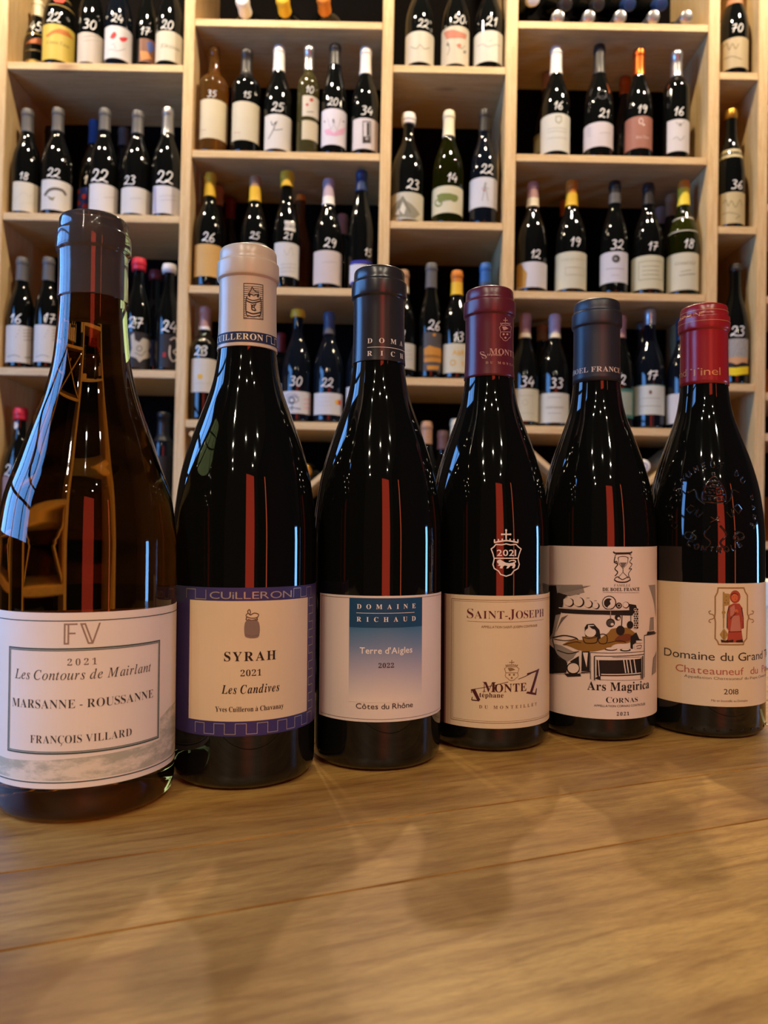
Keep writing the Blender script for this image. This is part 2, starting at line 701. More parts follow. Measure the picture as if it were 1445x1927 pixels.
FLOOR = -0.92
floor_m = wood('floor_boards', '9a7a54', '7c5e3c', '5a4028', (1, 9, 9), 0.5, knots=False)
structure(box('floor', (-2.4, -3.6, FLOOR - 0.05), (2.6, 2.55, FLOOR), floor_m, bevel=0))
structure(box('wall_back', (-2.4, 2.45, FLOOR), (2.6, 2.55, 2.6), DARK, bevel=0))
plaster = mat('dark_plaster', '3a322c', 0.9, noise=(8, 0.1))
# left wall with a tall daylight window
wl = empty('wall_left', (0, 0, 0))
structure(wl)
WX, WY0, WY1, WZ0, WZ1 = -1.75, -0.55, 1.25, 0.22, 1.35
box('wall_panel', (WX - 0.1, -3.6, FLOOR), (WX, 2.45, WZ0), plaster, wl, 0)
box('wall_panel', (WX - 0.1, -3.6, WZ1), (WX, 2.45, 2.6), plaster, wl, 0)
box('wall_panel', (WX - 0.1, -3.6, WZ0), (WX, WY0, WZ1), plaster, wl, 0)
box('wall_panel', (WX - 0.1, WY1, WZ0), (WX, 2.45, WZ1), plaster, wl, 0)
w1 = structure(empty('window_1', (WX, 0, 0)))
frame_m = mat('window_frame_paint', '2b2a2a', 0.4)
DAY = emit('daylight_pane', (0.16, 0.42, 1.0), 6.5)
ny, nz = 4, 3
for i in range(ny):
    for j in range(nz):
        ya, yb = WY0 + (WY1 - WY0) * i / ny, WY0 + (WY1 - WY0) * (i + 1) / ny
        za, zb = WZ0 + (WZ1 - WZ0) * j / nz, WZ0 + (WZ1 - WZ0) * (j + 1) / nz
        box('pane', (-0.06, ya + .02, za + .02), (-0.055, yb - .02, zb - .02), DAY, w1, 0)
for i in range(ny + 1):
    y = WY0 + (WY1 - WY0) * i / ny
    box('mullion', (-0.08, y - .02, WZ0), (-0.02, y + .02, WZ1), frame_m, w1, 0.003)
for j in range(nz + 1):
    z = WZ0 + (WZ1 - WZ0) * j / nz
    box('transom', (-0.078, WY0, z - .02), (-0.022, WY1, z + .02), frame_m, w1, 0.003)
# right wall with a narrow glazed door
wr = structure(empty('wall_right', (0, 0, 0)))
box('wall_panel', (2.2, -3.6, FLOOR), (2.3, 0.62, 2.6), plaster, wr, 0)
box('wall_panel', (2.2, 0.86, FLOOR), (2.3, 2.45, 2.6), plaster, wr, 0)
box('wall_panel', (2.2, 0.62, 0.32), (2.3, 0.86, 2.6), plaster, wr, 0)
box('wall_panel', (2.2, 0.62, FLOOR), (2.3, 0.86, -0.3), plaster, wr, 0)
w2 = structure(empty('window_2', (2.2, 0, 0)))
DAY2 = emit('daylight_pane_bright', (0.2, 0.5, 1.0), 14)
box('pane', (0.05, .64, -.28), (.055, .84, .30), DAY2, w2, 0)
box('window_frame', (0.03, .62, -.3), (.08, .64, .32), frame_m, w2, 0.002)
box('window_frame', (0.03, .84, -.3), (.08, .86, .32), frame_m, w2, 0.002)

# lit red sign columns on the far side of the shop, seen only as reflections in the glass
for (x, wd, y, name, colr, st, lb) in ((0.66, 0.30, -1.9, 'lit_sign', (1.0, 0.08, 0.035), 2.6, 'tall backlit red sign column behind the viewpoint'),
                                       (1.75, 0.04, -1.5, 'lit_sign', (1.0, 0.16, 0.06), 4.0, 'thin backlit orange red sign column behind the viewpoint')):
    t = empty(name, (x, y, FLOOR))
    tag(t, lb, 'sign')
    z0 = 0.75
    box('housing', (-wd - .02, -.06, 0), (wd + .02, -.005, 1.35 - FLOOR), frame_m, t, 0.004)
    box('lit_panel', (-wd, -.005, z0), (wd, .004, 1.3 - FLOOR), emit('red_panel', colr, st), t, 0.001)

# ------------------------------------------------------------------ counter
AL = radians(21.1)
ct = empty('counter', (0, 0, 0), (0, 0, AL))
tag(ct, 'golden brown wooden plank counter that the six front wine bottles stand on', 'counter')
seams = [-0.42, -0.28, -0.12, 0.02, 0.16, 0.2785, 0.340, 0.47, 0.605]
for a, b_ in zip(seams, seams[1:]):
    box('plank', (-1.3, -(b_ - a) / 2 + .0003, -0.035), (1.5, (b_ - a) / 2 - .0003, 0), OAK, ct, 0.0006, loc=(0, (a + b_) / 2, 0))
box('front_panel', (-1.25, 0.54, FLOOR), (1.45, 0.57, -0.0351), OAK, ct, 0.002)
box('rear_panel', (-1.25, -0.38, FLOOR), (1.45, -0.35, -0.0351), OAK, ct, 0.002)

# ------------------------------------------------------------------ shelving (its own slightly leaning frame)
TILT = radians(0.75)
SY = 2.05
PIV = Vector((0, SY, 0.9))
T = Matrix.Translation(PIV) @ Matrix.Rotation(TILT, 4, 'Y') @ Matrix.Translation(-PIV)
TI = T.inverted()


def SP(x, y, Y):
    """pixel -> point of the shelving frame at depth Y"""
    d = _f + CR * ((x - PW / 2) / F) - CU * ((y - PH / 2) / F)
    p = TI @ (CAM + d * (Y / d.y))
    return p


sh = empty('shelving_unit', T @ Vector((0, SY, FLOOR + 0.012)), (0, TILT, 0))
tag(sh, 'tall pale pine wall shelving with staggered shelves full of wine bottles', 'shelving')
B0 = Vector((0, SY, FLOOR + 0.012))
DEP = 0.29


def sbox(name, lo, hi, material=PINE_H, bevel=0.0015):
    c = (Vector(lo) + Vector(hi)) / 2
    return box(name, Vector(lo) - c, Vector(hi) - c, material, sh, bevel, loc=tuple(c - B0))


ST = [(-1.064, -1.034), (-0.5565, -0.5285), (-0.0205, 0.0095), (0.3145, 0.3455), (0.862, 0.892), (0.9975, 1.0245), (1.42, 1.45)]
TOPZ = 1.98
for a, b_ in ST:
    sbox('upright', (a, SY, FLOOR + 0.012), (b_, SY + DEP, TOPZ), PINE_V)
SHELF = {1: [1.377, 0.966, 0.547, 0.128, -0.29], 2: [1.505, 1.146, 0.778, 0.416, -0.05], 3: [1.389, 0.964, 0.541, 0.118, -0.3],
         4: [1.516, 1.153, 0.781, 0.418, -0.05], 5: [1.387, 0.967, 0.542, 0.12, -0.3], 6: [1.3, 1.03, 0.78, 0.52, 0.41, 0.12, -0.3]}
for c, zs in SHELF.items():
    for z in zs + [FLOOR + 0.08]:
        sbox('shelf', (ST[c - 1][1] + .0003, SY + .002, z - 0.021), (ST[c][0] - .0003, SY + DEP, z))
sbox('top_board', (ST[0][0], SY, TOPZ + .0002), (ST[-1][1], SY + DEP, TOPZ + 0.024))
sbox('back_panel', (ST[0][0], SY + DEP + .0005, FLOOR + 0.012), (ST[-1][1], SY + DEP + 0.012, TOPZ + 0.024), mat('near_black_back_board', '0a0706', 0.9, spec=0.1), 0)  # back board in one even near-black colour
# crossed dividers of the two diamond racks
for c in (2, 4):
    x0, x1 = ST[c - 1][1], ST[c][0]
    z1, z0 = SHELF[c][3] - 0.022, SHELF[c][4]
    for s_ in (1, -1):
        L_ = sqrt((x1 - x0) ** 2 + (z1 - z0) ** 2) - 0.035
        c_ = Vector(((x0 + x1) / 2, SY + 0.006 + DEP / 2 - 0.004, (z0 + z1) / 2))
        if s_ == 1:
            box('diagonal_divider', (-L_ / 2, -DEP / 2 + .002, -0.007), (L_ / 2, DEP / 2 - .006, 0.007), PINE_H, sh, 0.0015, loc=tuple(c_ - B0),
                rot=(0, -atan2(z1 - z0, x1 - x0), 0))
        else:
            for e_ in (-1, 1):
                h_ = L_ / 2
                d_ = Vector((cos(atan2(z1 - z0, x1 - x0)), 0, -sin(atan2(z1 - z0, x1 - x0))))
                cc = c_ + d_ * e_ * (h_ / 2 + 0.007)
                box('diagonal_divider', (-h_ / 2 + .007, -DEP / 2 + .002, -0.007), (h_ / 2 - .007, DEP / 2 - .006, 0.007), PINE_H, sh, 0.0015,
                    loc=tuple(cc - B0), rot=(0, atan2(z1 - z0, x1 - x0), 0))


# ------------------------------------------------------------------ bottle shapes
def prof_burgundy(H, rb, rn, S=None):
    S = S or [(.130, 1), (.140, .985), (.153, .93), (.168, .83), (.184, .65), (.200, .42), (.2157, .19), (.228, .08), (.242, .02), (.262, 0)]
    k = H / .296
    p = [(.0005, rb * .8), (.0015, rb * .93), (.004, rb * .985), (.009, rb), (.06 * k, rb)]
    # smooth the shoulder with a spline through the stations
    st = catmull([(z * k, rn + s * (rb - rn)) for z, s in S], 4)
    p += [(z, min(r, rb)) for z, r in st]
    p += [(z * k, rn + d) for z, d in ((.2700, 0), (.2768, 0), (.2774, .0001), (.2779, .0011), (.2785, .0013), (.2800, .0014), (.2865, .0013), (.2873, .0012), (.2879, .0003),
                                       (.2885, .0001), (.2900, 0), (.2940, -.0002), (.2952, -.0008), (.2958, -.0018), (.296, -.003))]
    return p


def prof_bordeaux(H, rb, rn):
    k = H / .30
    S = [(.185, 1), (.195, .97), (.205, .85), (.214, .6), (.222, .3), (.230, .1), (.24, .02), (.262, 0)]
    p = [(.0005, rb * .8), (.0015, rb * .93), (.004, rb * .985), (.009, rb), (.09 * k, rb)]
    p += [(z, min(r, rb)) for z, r in catmull([(z * k, rn + s * (rb - rn)) for z, s in S], 3)]
    p += [(.281 * k, rn), (.282 * k, rn + .0012), (.294 * k, rn + .0012), (.2995 * k, rn - .0005), (.30 * k, rn - .003)]
    return p


def prof_flute(H, rb, rn):
    k = H / .33
    S = [(.150, 1), (.17, .96), (.19, .86), (.21, .68), (.23, .46), (.25, .27), (.27, .12), (.29, .03), (.305, 0)]
    p = [(.0005, rb * .8), (.0015, rb * .93), (.004, rb * .985), (.009, rb), (.09 * k, rb)]
    p += [(z, min(r, rb)) for z, r in catmull([(z * k, rn + s * (rb - rn)) for z, s in S], 3)]
    p += [(.314 * k, rn), (.315 * k, rn + .001), (.325 * k, rn + .001), (.3295 * k, rn - .0005), (.33 * k, rn - .003)]
    return p


def glass_body(b, material, name='glass_body'):
    H = b.prof[-1][0]
    return lathe(name, [(0.008, 0.0001), (0.007, b.R * .5)] + b.prof + [(H, 0.0001)], material, b.root, b.seg)


def capsule(b, v0, material, bulge=0.0, name='capsule', v1=None, parent=None, off=0.0006):
    H = b.prof[-1][0]
    zs = sorted(set([v0] + [z for z, r in b.prof if z > v0] + ([v1] if v1 else [])))
    if v1:
        zs = [z for z in zs if z <= v1]
    pr = [(v0, b.r(v0) - .0003)] + [(z, b.r(z) + off + bulge) for z in zs]
    if not v1:
        pr = pr[:-1]
        rr = pr[-1][1]
        pr += [(H + .0002, rr - .0012), (H + .0009, rr - .003), (H + .0010, 0.0001)]
    return lathe(name, pr, material, parent or b.root, b.seg)


def main_bottle(x, y, H, rb, rn, label, material, S=None, name='wine_bottle'):
    fa = -atan2(x, y)
    root = empty(name, (x, y, 0.0002), (0, 0, fa))
    tag(root, label, 'bottle', 'six wine bottles lined up on the counter')
    b = Bottle(root, prof_burgundy(H, rb, rn, S), Matrix.Translation((x, y, 0.0002)) @ Matrix.Rotation(fa, 4, 'Z'), 128)
    glass_body(b, material)
    return b


def emit_inks(inks, parent):
    for name, ik, material in inks:
        ik.build(name, material, parent)


# ================================================================== front bottle 1 (leftmost, amber, clear sleeve)
S1 = [(.128, 1), (.1365, .975), (.153, .88), (.1695, .68), (.186, .48), (.2025, .27), (.219, .12), (.2354, .05), (.25, .015), (.265, 0)]
b = main_bottle(-.1515, .3958, .296, .0435, .0163, 'amber glass bottle with clear neck sleeve and white label, leftmost of front row', AMBER, S1)
SLEEVE = mat('clear_plastic_sleeve', (0.55, 0.56, 0.6), 0.12, 0, 0.5, trans=0.93, ior=1.12, coat=0.6)
capsule(b, b.P(180, 551)[1], SLEEVE, 0.0002, 'clear_sleeve')
lathe('cork', [(.242, .001), (.242, .0093), (.2935, .0093), (.2938, .001)], CORK, b.root, 32)
lb = label_px(b, 0, 0, 1152.5, 1481, paper('efe6d8'), deg=(-100, 100))
g = Ink(b, 1)
D = '2f4a42'
vt, vb_ = b.P(160, 1167)[1], b.P(160, 1470)[1]
R1 = b.R
g.rect(-R1 * 1.72, vt - .0004, R1 * 1.72, vt)
g.rect(-R1 * 1.72, vb_ - .0002, R1 * 1.72, vb_ + .0003)
fu0, fu1 = b.P(17, 1300)[0], b.P(299, 1300)[0]
fv1, fv0 = b.P(155, 1219)[1], b.P(155, 1417.5)[1]


def frame(ik, u0, v0, u1, v1, w_):
    ik.rect(u0, v0, u1, v0 + w_)
    ik.rect(u0, v1 - w_, u1, v1)
    ik.rect(u0, v0 + w_, u0 + w_, v1 - w_)
    ik.rect(u1 - w_, v0 + w_, u1, v1 - w_)


frame(g, fu0, fv0, fu1, fv1, .0006)
frame(g, fu0 + .0010, fv0 + .0010, fu1 - .0010, fv1 - .0010, .0003)
gs = Ink(b, 1)
frame(gs, fu0 + .0006, fv0 + .0006, fu1 - .0006, fv1 - .0006, .0004)
FVi = Ink(b, 1)
FVi.text('FV', 'open', (154, 1212), 38, 120, 189, track=False)
t1 = Ink(b, 1)
t1.text('2021', 'roman', (154, 1251.5), 12.5, 127, 182)
t2 = Ink(b, 1)
t2.text('Les Contours de Mairlant', 'ital', (156, 1278), 18, 29, 283, track=False)
t2.text('MARSANNE - ROUSSANNE', 'roman', (156, 1331.5), 16.5, 24, 287, track=False)
t2.text('FRANÇOIS VILLARD', 'roman', (151, 1397), 15, 57.5, 247, track=False)
# pale engraved landscape printed at the foot of the label
land = bpy.data.materials.new('landscape_print')
land.use_nodes = True
_n = land.node_tree.nodes
_l = land.node_tree.links
tc = _n.new('ShaderNodeTexCoord')
mp = _n.new('ShaderNodeMapping')
mp.inputs['Scale'].default_value = (60, 60, 160)
nz_ = _n.new('ShaderNodeTexNoise')
nz_.inputs['Scale'].default_value = 1.0
nz_.inputs['Detail'].default_value = 7
nz_.inputs['Roughness'].default_value = 0.7
cr = _n.new('ShaderNodeValToRGB')
cr.color_ramp.elements[0].position, cr.color_ramp.elements[0].color = 0.42, (*hexc('b3b3a0'), 1)
cr.color_ramp.elements[1].position, cr.color_ramp.elements[1].color = 0.6, (*hexc('e6ddca'), 1)
_l.new(tc.outputs['Object'], mp.inputs[0])
_l.new(mp.outputs[0], nz_.inputs[0])
_l.new(nz_.outputs[0], cr.inputs[0])
_l.new(cr.outputs[0], _n['Principled BSDF'].inputs['Base Color'])
pic = Ink(b, 0.5)
u_a, u_b = -R1 * 1.7, R1 * 1.7
vA, vB, vC = b.P(160, 1466)[1], b.P(160, 1432)[1], fv0 - .0006
pic.poly_uv([(u_a, vA), (b.P(60, 1460)[0], vA), (b.P(200, 1462)[0], vA), (u_b, vA), (u_b, b.P(310, 1330)[1]), (b.P(318, 1330)[0], b.P(318, 1330)[1]),
             (fu1 + .0008, b.P(302, 1350)[1]), (fu1 + .0008, vC - .0004), (b.P(250, 1420)[0], vC - .0006), (b.P(150, 1440)[0], vC - .0012), (fu0, vC - .0030), (u_a, vC - .002)])
emit_inks([('landscape_print', pic, land), ('green_border', g, ink(D)), ('silver_border', gs, ink('a9aca4')), ('monogram', FVi, ink('9a8672')),
           ('lettering', t1, ink('6f6355')), ('lettering', t2, ink('3d3936'))], lb)
patch(b, 'back_label', radians(112), radians(248), .012, .092, paper('cfc4b2'), b.root)  # back label, extended to block light and keep the bottle's base dark

# ================================================================== front bottle 2 (beige capsule, purple framed label)
b = main_bottle(-.0791, .4392, .296, .0402, .0157, 'dark bottle with beige capsule and purple bordered cream label, second in front row', GLASS)
zc = b.P(466, 650)[1]
cp = capsule(b, zc, foil('cdbfa6', 0.28))
bd = b.P(466, 643)[1], b.P(466, 623.5)[1]
nb = neck_view(b)
band = Ink(nb, 5)
band.rect(-pi * nb.R, bd[0], pi * nb.R, bd[1])
tx = Ink(nb, 6)
tx.text('CUILLERON', 'serif', (452, 639.2), 11.5, deg=(-79, 30), track=False)


def meander(ik, u0, u1, v0, v1, period, w_, vert=False):
    n = int(abs(u1 - u0) / period * 2)
    pts, up = [], False
    for i in range(n + 1):
        u = u0 + (u1 - u0) * i / n
        a, c = (v0, v1) if not up else (v1, v0)
        pts += [(u, a), (u, c)]
        up = not up
    if vert:
        pts = [(q, p) for p, q in pts]
    ik.stroke_uv(pts, w_)


meander(tx, radians(38) * nb.R, radians(150) * nb.R, bd[0] + .001, bd[1] - .001, .0062, .0003)
em = Ink(nb, 5)
em.line([(459, 534), (493.5, 537), (493.5, 602), (459, 600)], 1.1, closed=True)
for k in range(16):
    y = 539 + k * 3.9
    em.line([(459, y), (464.5, y + .3)] if 5 < k else [(459, y), (466, y + .3)], 0.8)
    em.line([(487.5, y + 1.5), (493, y + 2)], 0.8)
for k in range(5):
    em.line([(466, 539 + k * 3.6), (487, 540.5 + k * 3.6)], 0.7)
em.line([(463, 566), (475, 570.5), (489, 567)], 2, True)
em.line([(464, 562), (476, 566), (488, 563)], 1.4, True)
em.line([(465, 559), (463, 565), (462.5, 580), (464, 592), (467, 597)], 1.5, True)
em.line([(488, 560), (490, 566), (490.5, 581), (489, 592), (486, 597)], 1.5, True)
em.line([(464, 587), (476, 591), (490, 588)], 2, True)
em.line([(466, 594), (476, 596.5), (488, 594)], 1.6, True)
em.line([(479, 574), (473.5, 576), (474, 583), (480, 585)], 1.8, True)
em.line([(472, 573), (476, 579), (481, 572)], 1.5, True)
em.line([(477, 578), (481, 585)], 1.5)
em.poly([(466, 556), (468, 551), (472, 554), (470, 560)])
em.poly([(482, 558), (485, 552), (487, 556), (485, 561)])
em.line([(469, 551), (472, 546), (474, 541), (477, 546), (482, 550), (486, 550)], 1.4, True)
em.line([(472, 554), (477, 557), (483, 554)], 1.2, True)
emit_inks([('blue_band', band, ink('232c4c')), ('lettering', tx, ink('e6dcc0')), ('emblem_print', em, ink('2e2522'))], cp)
lb = label_px(b, 0, 0, 1106, 1385.5, paper('3a3268'), deg=(-67, 100))
pn = Ink(b, 1)
wu0, wu1 = b.P(357, 1240)[0], b.P(577, 1240)[0]
wv1, wv0 = b.P(466, 1131)[1], b.P(466, 1357)[1]
pn.rect(wu0, wv0, wu1, wv1)
mt = Ink(b, 1)
tv0, tv1 = wv1 + .0012, b.P(466, 1106)[1] - .0012
mt.text('CUiLLERON', 'thin', (470, 1127), 13.5, 395, 548, track=False)
meander(mt, b.P(552, 1110)[0], b.P(584, 1110)[0], tv0 - .0004, tv1, .0100, .0003)
meander(mt, b.P(352, 1110)[0], b.P(388, 1110)[0], tv0 - .0004, tv1, .0112, .0003)
ru0 = wu1 + .0016
meander(mt, wv0 + .0005, wv1 - .0005, ru0, ru0 + .0055, .0086, .0003, vert=True)
bv1, bv0 = wv0 - .0012, b.P(466, 1385.5)[1] + .0012
meander(mt, b.P(368, 1370)[0], b.P(584, 1370)[0], bv0, bv1, .0108, .0003)
jar = Ink(b, 2)
jar.poly([(461, 1171), (459.5, 1180), (460, 1193), (463, 1199), (474, 1201), (485, 1199), (488, 1192), (488.5, 1180), (486, 1170), (480, 1167), (466, 1167)], True)
jr = Ink(b, 2)
jr.line([(463, 1157), (467, 1154), (471, 1157), (478, 1153.5), (486, 1156), (483, 1162), (472, 1163), (464, 1160)], 1.8, True, True)
jr.line([(467, 1154), (466, 1150), (469, 1147), (471, 1151), (470, 1156)], 1.8, True)
jr.line([(464, 1161), (463, 1166), (467, 1168)], 2)
jr.line([(483, 1161), (484, 1166), (480, 1168)], 2)
jr.line([(466, 1165), (474, 1167), (482, 1165)], 1.6, True)
jr.line([(462, 1194), (474, 1197), (487, 1194)], 0.8, True)
tb = Ink(b, 2)
tb.text('SYRAH', 'serif', (470.5, 1243.5), 17.5, 422, 518.5)
tb.text('2021', 'roman', (472, 1272), 12, 452.5, 491.5)
tb.text('Les Candives', 'bital', (471, 1304.5), 16.5, 417, 525, track=False)
tb.text('Yves Cuilleron à Chavanay', 'serif', (469, 1338.5), 9.5, 405.5, 532.5, track=False)
emit_inks([('cream_panel', pn, paper('dcc9a6')), ('silver_meander', mt, ink('b0a79b', 0.35, 0.3)), ('jar_print', jar, ink('857166')), ('jar_print', jr, ink('6b4e3e')),
           ('lettering', tb, ink('2a1c18'))], lb)

# ================================================================== front bottle 3 (charcoal capsule, blue panel)
b = main_bottle(-.0039, .4713, .2955, .0391, .0151, 'dark bottle with charcoal capsule and blue fading panel on white label, front row', GLASS)
cp = capsule(b, b.P(714, 677)[1], foil('2b2b2e', 0.26))
nb = neck_view(b)
ci = Ink(nb, 5)
for body, y in (('DOMAINE', 645.8), ('RICHAUD', 669.6)):
    for i, c in enumerate(body):
        a = -20 + 25.5 * i
        ci.text(c, 'serif', (712, y), 9.2, deg=(a - 5, a + 5) if c != 'I' else (a - 2, a + 2), track=False)
v = b.P(712, 653)[1]
ci.rect(radians(-25) * nb.R, v - .00016, radians(138) * nb.R, v + .00016)
emit_inks([('lettering', ci, ink('d9d4cc'))], cp)
lb = label_px(b, 0, 0, 1121.5, 1359, paper('ddd2c6'), deg=(-58, 80))
bl = Ink(b, 1)
pu0, pu1 = b.P(657, 1240)[0], b.P(793, 1240)[0]
pv2, pv1, pv0 = b.P(725, 1126)[1], b.P(725, 1181.5)[1], b.P(725, 1322)[1]
bl.rect(pu0, pv1, pu1, pv2)
gr = Ink(b, 1)
gr.rect(pu0, pv0, pu1, pv1)
GM = bpy.data.materials.new('blue_fade_print')
GM.use_nodes = True
_n, _l = GM.node_tree.nodes, GM.node_tree.links
tc = _n.new('ShaderNodeTexCoord')
sx = _n.new('ShaderNodeSeparateXYZ')
mr = _n.new('ShaderNodeMapRange')
mr.inputs[1].default_value, mr.inputs[2].default_value = pv0, pv1
cr = _n.new('ShaderNodeValToRGB')
els = cr.color_ramp.elements
els[0].position, els[0].color = 0.03, (*hexc('ddd2c6'), 1)
els[1].position, els[1].color = 1.0, (*hexc('3c6f96'), 1)
e2 = els.new(0.45)
e2.color = (*hexc('a7a6b8'), 1)
e3 = els.new(0.75)
e3.color = (*hexc('6f86a8'), 1)
_l.new(tc.outputs['Object'], sx.inputs[0])
_l.new(sx.outputs[2], mr.inputs[0])
_l.new(mr.outputs[0], cr.inputs[0])
_l.new(cr.outputs[0], _n['Principled BSDF'].inputs['Base Color'])
wt = Ink(b, 2)
wt.text('DOMAINE', 'serif', (725, 1146), 8.8, 672, 781)
wt.text('RICHAUD', 'serif', (725, 1170), 8.8, 671.5, 781)
v = b.P(725, 1154)[1]
wt.rect(b.P(671, 1154)[0], v - .00012, b.P(779, 1154)[0], v + .00012)
wt.text("Terre d'Aigles", 'bold', (725, 1230), 11.5, 677, 775, track=False)
dk = Ink(b, 2)
dk.text('2022', 'serif', (726, 1256.5), 8.8, 712, 741)
dk.text('Côtes du Rhône', 'sans', (722, 1334), 10, 670, 776, track=False)
fr = Ink(b, 1)
frame(fr, radians(-55.5) * b.R, b.P(706, 1354)[1], radians(77) * b.R, b.P(706, 1125.5)[1], .00022)
emit_inks([('blue_panel', bl, ink('17466b')), ('blue_fade_panel', gr, GM), ('white_lettering', wt, ink('e8e4df')), ('dark_lettering', dk, ink('3b2f2c')),
           ('thin_border', fr, ink('6e625c'))], lb)
B3 = b

# ================================================================== front bottle 4 (burgundy capsule)
b = main_bottle(.0696, .5110, .296, .0396, .0153, 'dark bottle with burgundy capsule and white printed crest above cream label, front row', GLASS)
cp = capsule(b, b.P(921, 706)[1], foil('5a1f2a', 0.3))


def crest(ik, cx, cy, sx_, sy_, w_, lion=True, year=None):
    """shield with crown and cross; (cx, cy) is the middle of the shield top"""
    def q(pts):
        return [(cx + (x - 595) * sx_, cy + (y - 182) * sy_) for x, y in pts]
    ik.line(q([(478, 222), (500, 205), (515, 186), (560, 190), (595, 182), (630, 190), (672, 186), (690, 205), (712, 222), (697, 262), (688, 300), (698, 345),
               (688, 375), (655, 395), (636, 422), (595, 437), (552, 422), (535, 395), (502, 375), (492, 345), (502, 300), (493, 262)]), w_, closed=True)
    ik.line(q([(500, 295), (690, 295)]), w_)
    ik.line(q([(500, 172), (595, 156), (690, 172)]), w_ * 1.3, True)
    for k in range(7):
        x = 504 + k * 30.5
        yy = 150 - 8 * (1 - abs(k - 3) / 3)
        ik.line(q([(x, yy + 16), (x, yy - 4)]), w_ * 1.2)
    ik.line(q([(595, 74), (595, 140)]), w_ * 1.3)
    ik.line(q([(562, 107), (628, 107)]), w_ * 1.3)
    for p in ((595, 74), (562, 107), (628, 107), (595, 107)):
        x, y = q([p])[0]
        ik.disc(x, y, w_ * .95, n=8)
    if lion:
        ik.poly(q([(522, 322), (530, 310), (548, 304), (560, 312), (590, 330), (620, 334), (650, 330), (664, 336), (668, 352), (660, 372), (640, 374), (648, 356),
                   (630, 354), (612, 374), (596, 376), (606, 356), (586, 352), (570, 360), (566, 376), (544, 374), (552, 356), (528, 354), (540, 342), (530, 334)]))
        ik.line(q([(650, 332), (668, 326), (664, 314), (640, 312), (616, 320)]), w_ * .9, True)
    else:
        for p in ((560, 330), (630, 330), (595, 385)):
            x, y = q([p])[0]
            ik.disc(x, y, 2.0 * w_, n=8)
        ik.poly(q([(530, 210), (600, 205), (650, 240), (560, 270)]))


nb = neck_view(b)
cc = Ink(nb, 5)
# the capsule crest, wrapped towards the right side
crest(cc, 949.5, 612, .094, .118, 1.0, False)
cc.text('S', 'serif', (909, 675), 13, 908.5, 918.5, track=False, shear=-0.5)
cc.text('MONTEZ', 'serif', (925, 667.0), 11, deg=(0, 95), track=False)
cc.text('téphane', 'serif', (924, 669.8), 4.5, 917, 943, track=False)
cc.text('DU MONTEILLET', 'serif', (921, 685), 4.5, deg=(-8, 115))
emit_inks([('lettering', cc, ink('b98f86', 0.4))], cp)
yr = Ink(b, 1)
q_ = .2388
crest(yr, 952, 980 + 182 * q_, q_, q_, 2.1, True)
yr.text('2021', 'bold', (952, 1046), 11.5, 934.5, 970.5, track=False)
emit_inks([('white_crest_print', yr, ink('e6dcd8'))], b.root)
lb = label_px(b, 0, 0, 1121, 1371, paper('d8c7a5'), deg=(-43, 100))
st1 = Ink(b, 1)
sva, svb = b.P(921, 1370.5)[1], b.P(921, 1121.5)[1]
patch(b, 'maroon_strip', radians(-51.5), radians(-43), sva, svb, ink('2a1216'), lb)
patch(b, 'grey_strip', radians(-60), radians(-51.5), sva, svb, ink('84786a'), lb)
st1.rect(radians(-42.9) * b.R, sva, radians(-41) * b.R, svb)
mr_ = Ink(b, 1)
mr_.text('SAINT-JOSEPH', 'roman', (952, 1164.5), 15, 879, 1022, track=False, capscale=1.22)
bn = Ink(b, 1)
v = b.P(950, 1170.5)[1]
bn.rect(b.P(880, 1170)[0], v - .0001, b.P(1022, 1170)[0], v + .0001)
bn.text('APPELLATION SAINT-JOSEPH CONTROLEE', 'bold', (957, 1182), 4.3, 905.5, 1010, track=False)
fu = b.P(849.5, 1240)[0]
frame(bn, fu, b.P(921, 1361)[1], radians(99) * b.R, b.P(921, 1129)[1], .0003)
frame(bn, fu + .0012, b.P(921, 1357.5)[1], radians(99) * b.R, b.P(921, 1132.5)[1], .00015)
crest(bn, 962.5, 1254, .118, .105, 1.0, False)
mz = Ink(b, 1)
mz.text('M', 'serif', (919, 1302), 19, 908, 929, track=False)
mz.text('ONTE', 'serif', (960, 1302), 15.5, 930.5, 990, track=False)
mz.poly([(991, 1267), (1014, 1258), (1001, 1303), (996, 1303.5), (1008, 1264), (991, 1270)])
mz.poly([(989, 1304.5), (992, 1301), (1006, 1303.5), (1008, 1295), (1009.5, 1295), (1008, 1308)])
mz.line([(975, 1278), (1013, 1258.5)], 1.2)
mz.line([(887, 1297.5), (956, 1283)], 1.0)
mz.poly([(887, 1297), (894, 1296), (904, 1317), (898.5, 1318.5)])
mz.line([(887, 1297), (887.5, 1304)], 1.4)
mz.line([(888, 1317), (902, 1318.5)], 2.2)
mz.line([(889, 1311), (887.5, 1317)], 1.4)
mz.text('téphane', 'serif', (924, 1312.3), 9, 902, 947, track=False)
du = Ink(b, 1)
du.text('DU MONTEILLET', 'serif', (955, 1333.5), 6, 901.5, 1009)
emit_inks([('pink_edge_strip', st1, ink('8f6a5c')), ('red_lettering', mr_, ink('5e1f26')), ('bronze_print', bn, ink('8a6d45')), ('name_lettering', mz, ink('4b1c1d')),
           ('bronze_lettering', du, ink('7a5a40'))], lb)

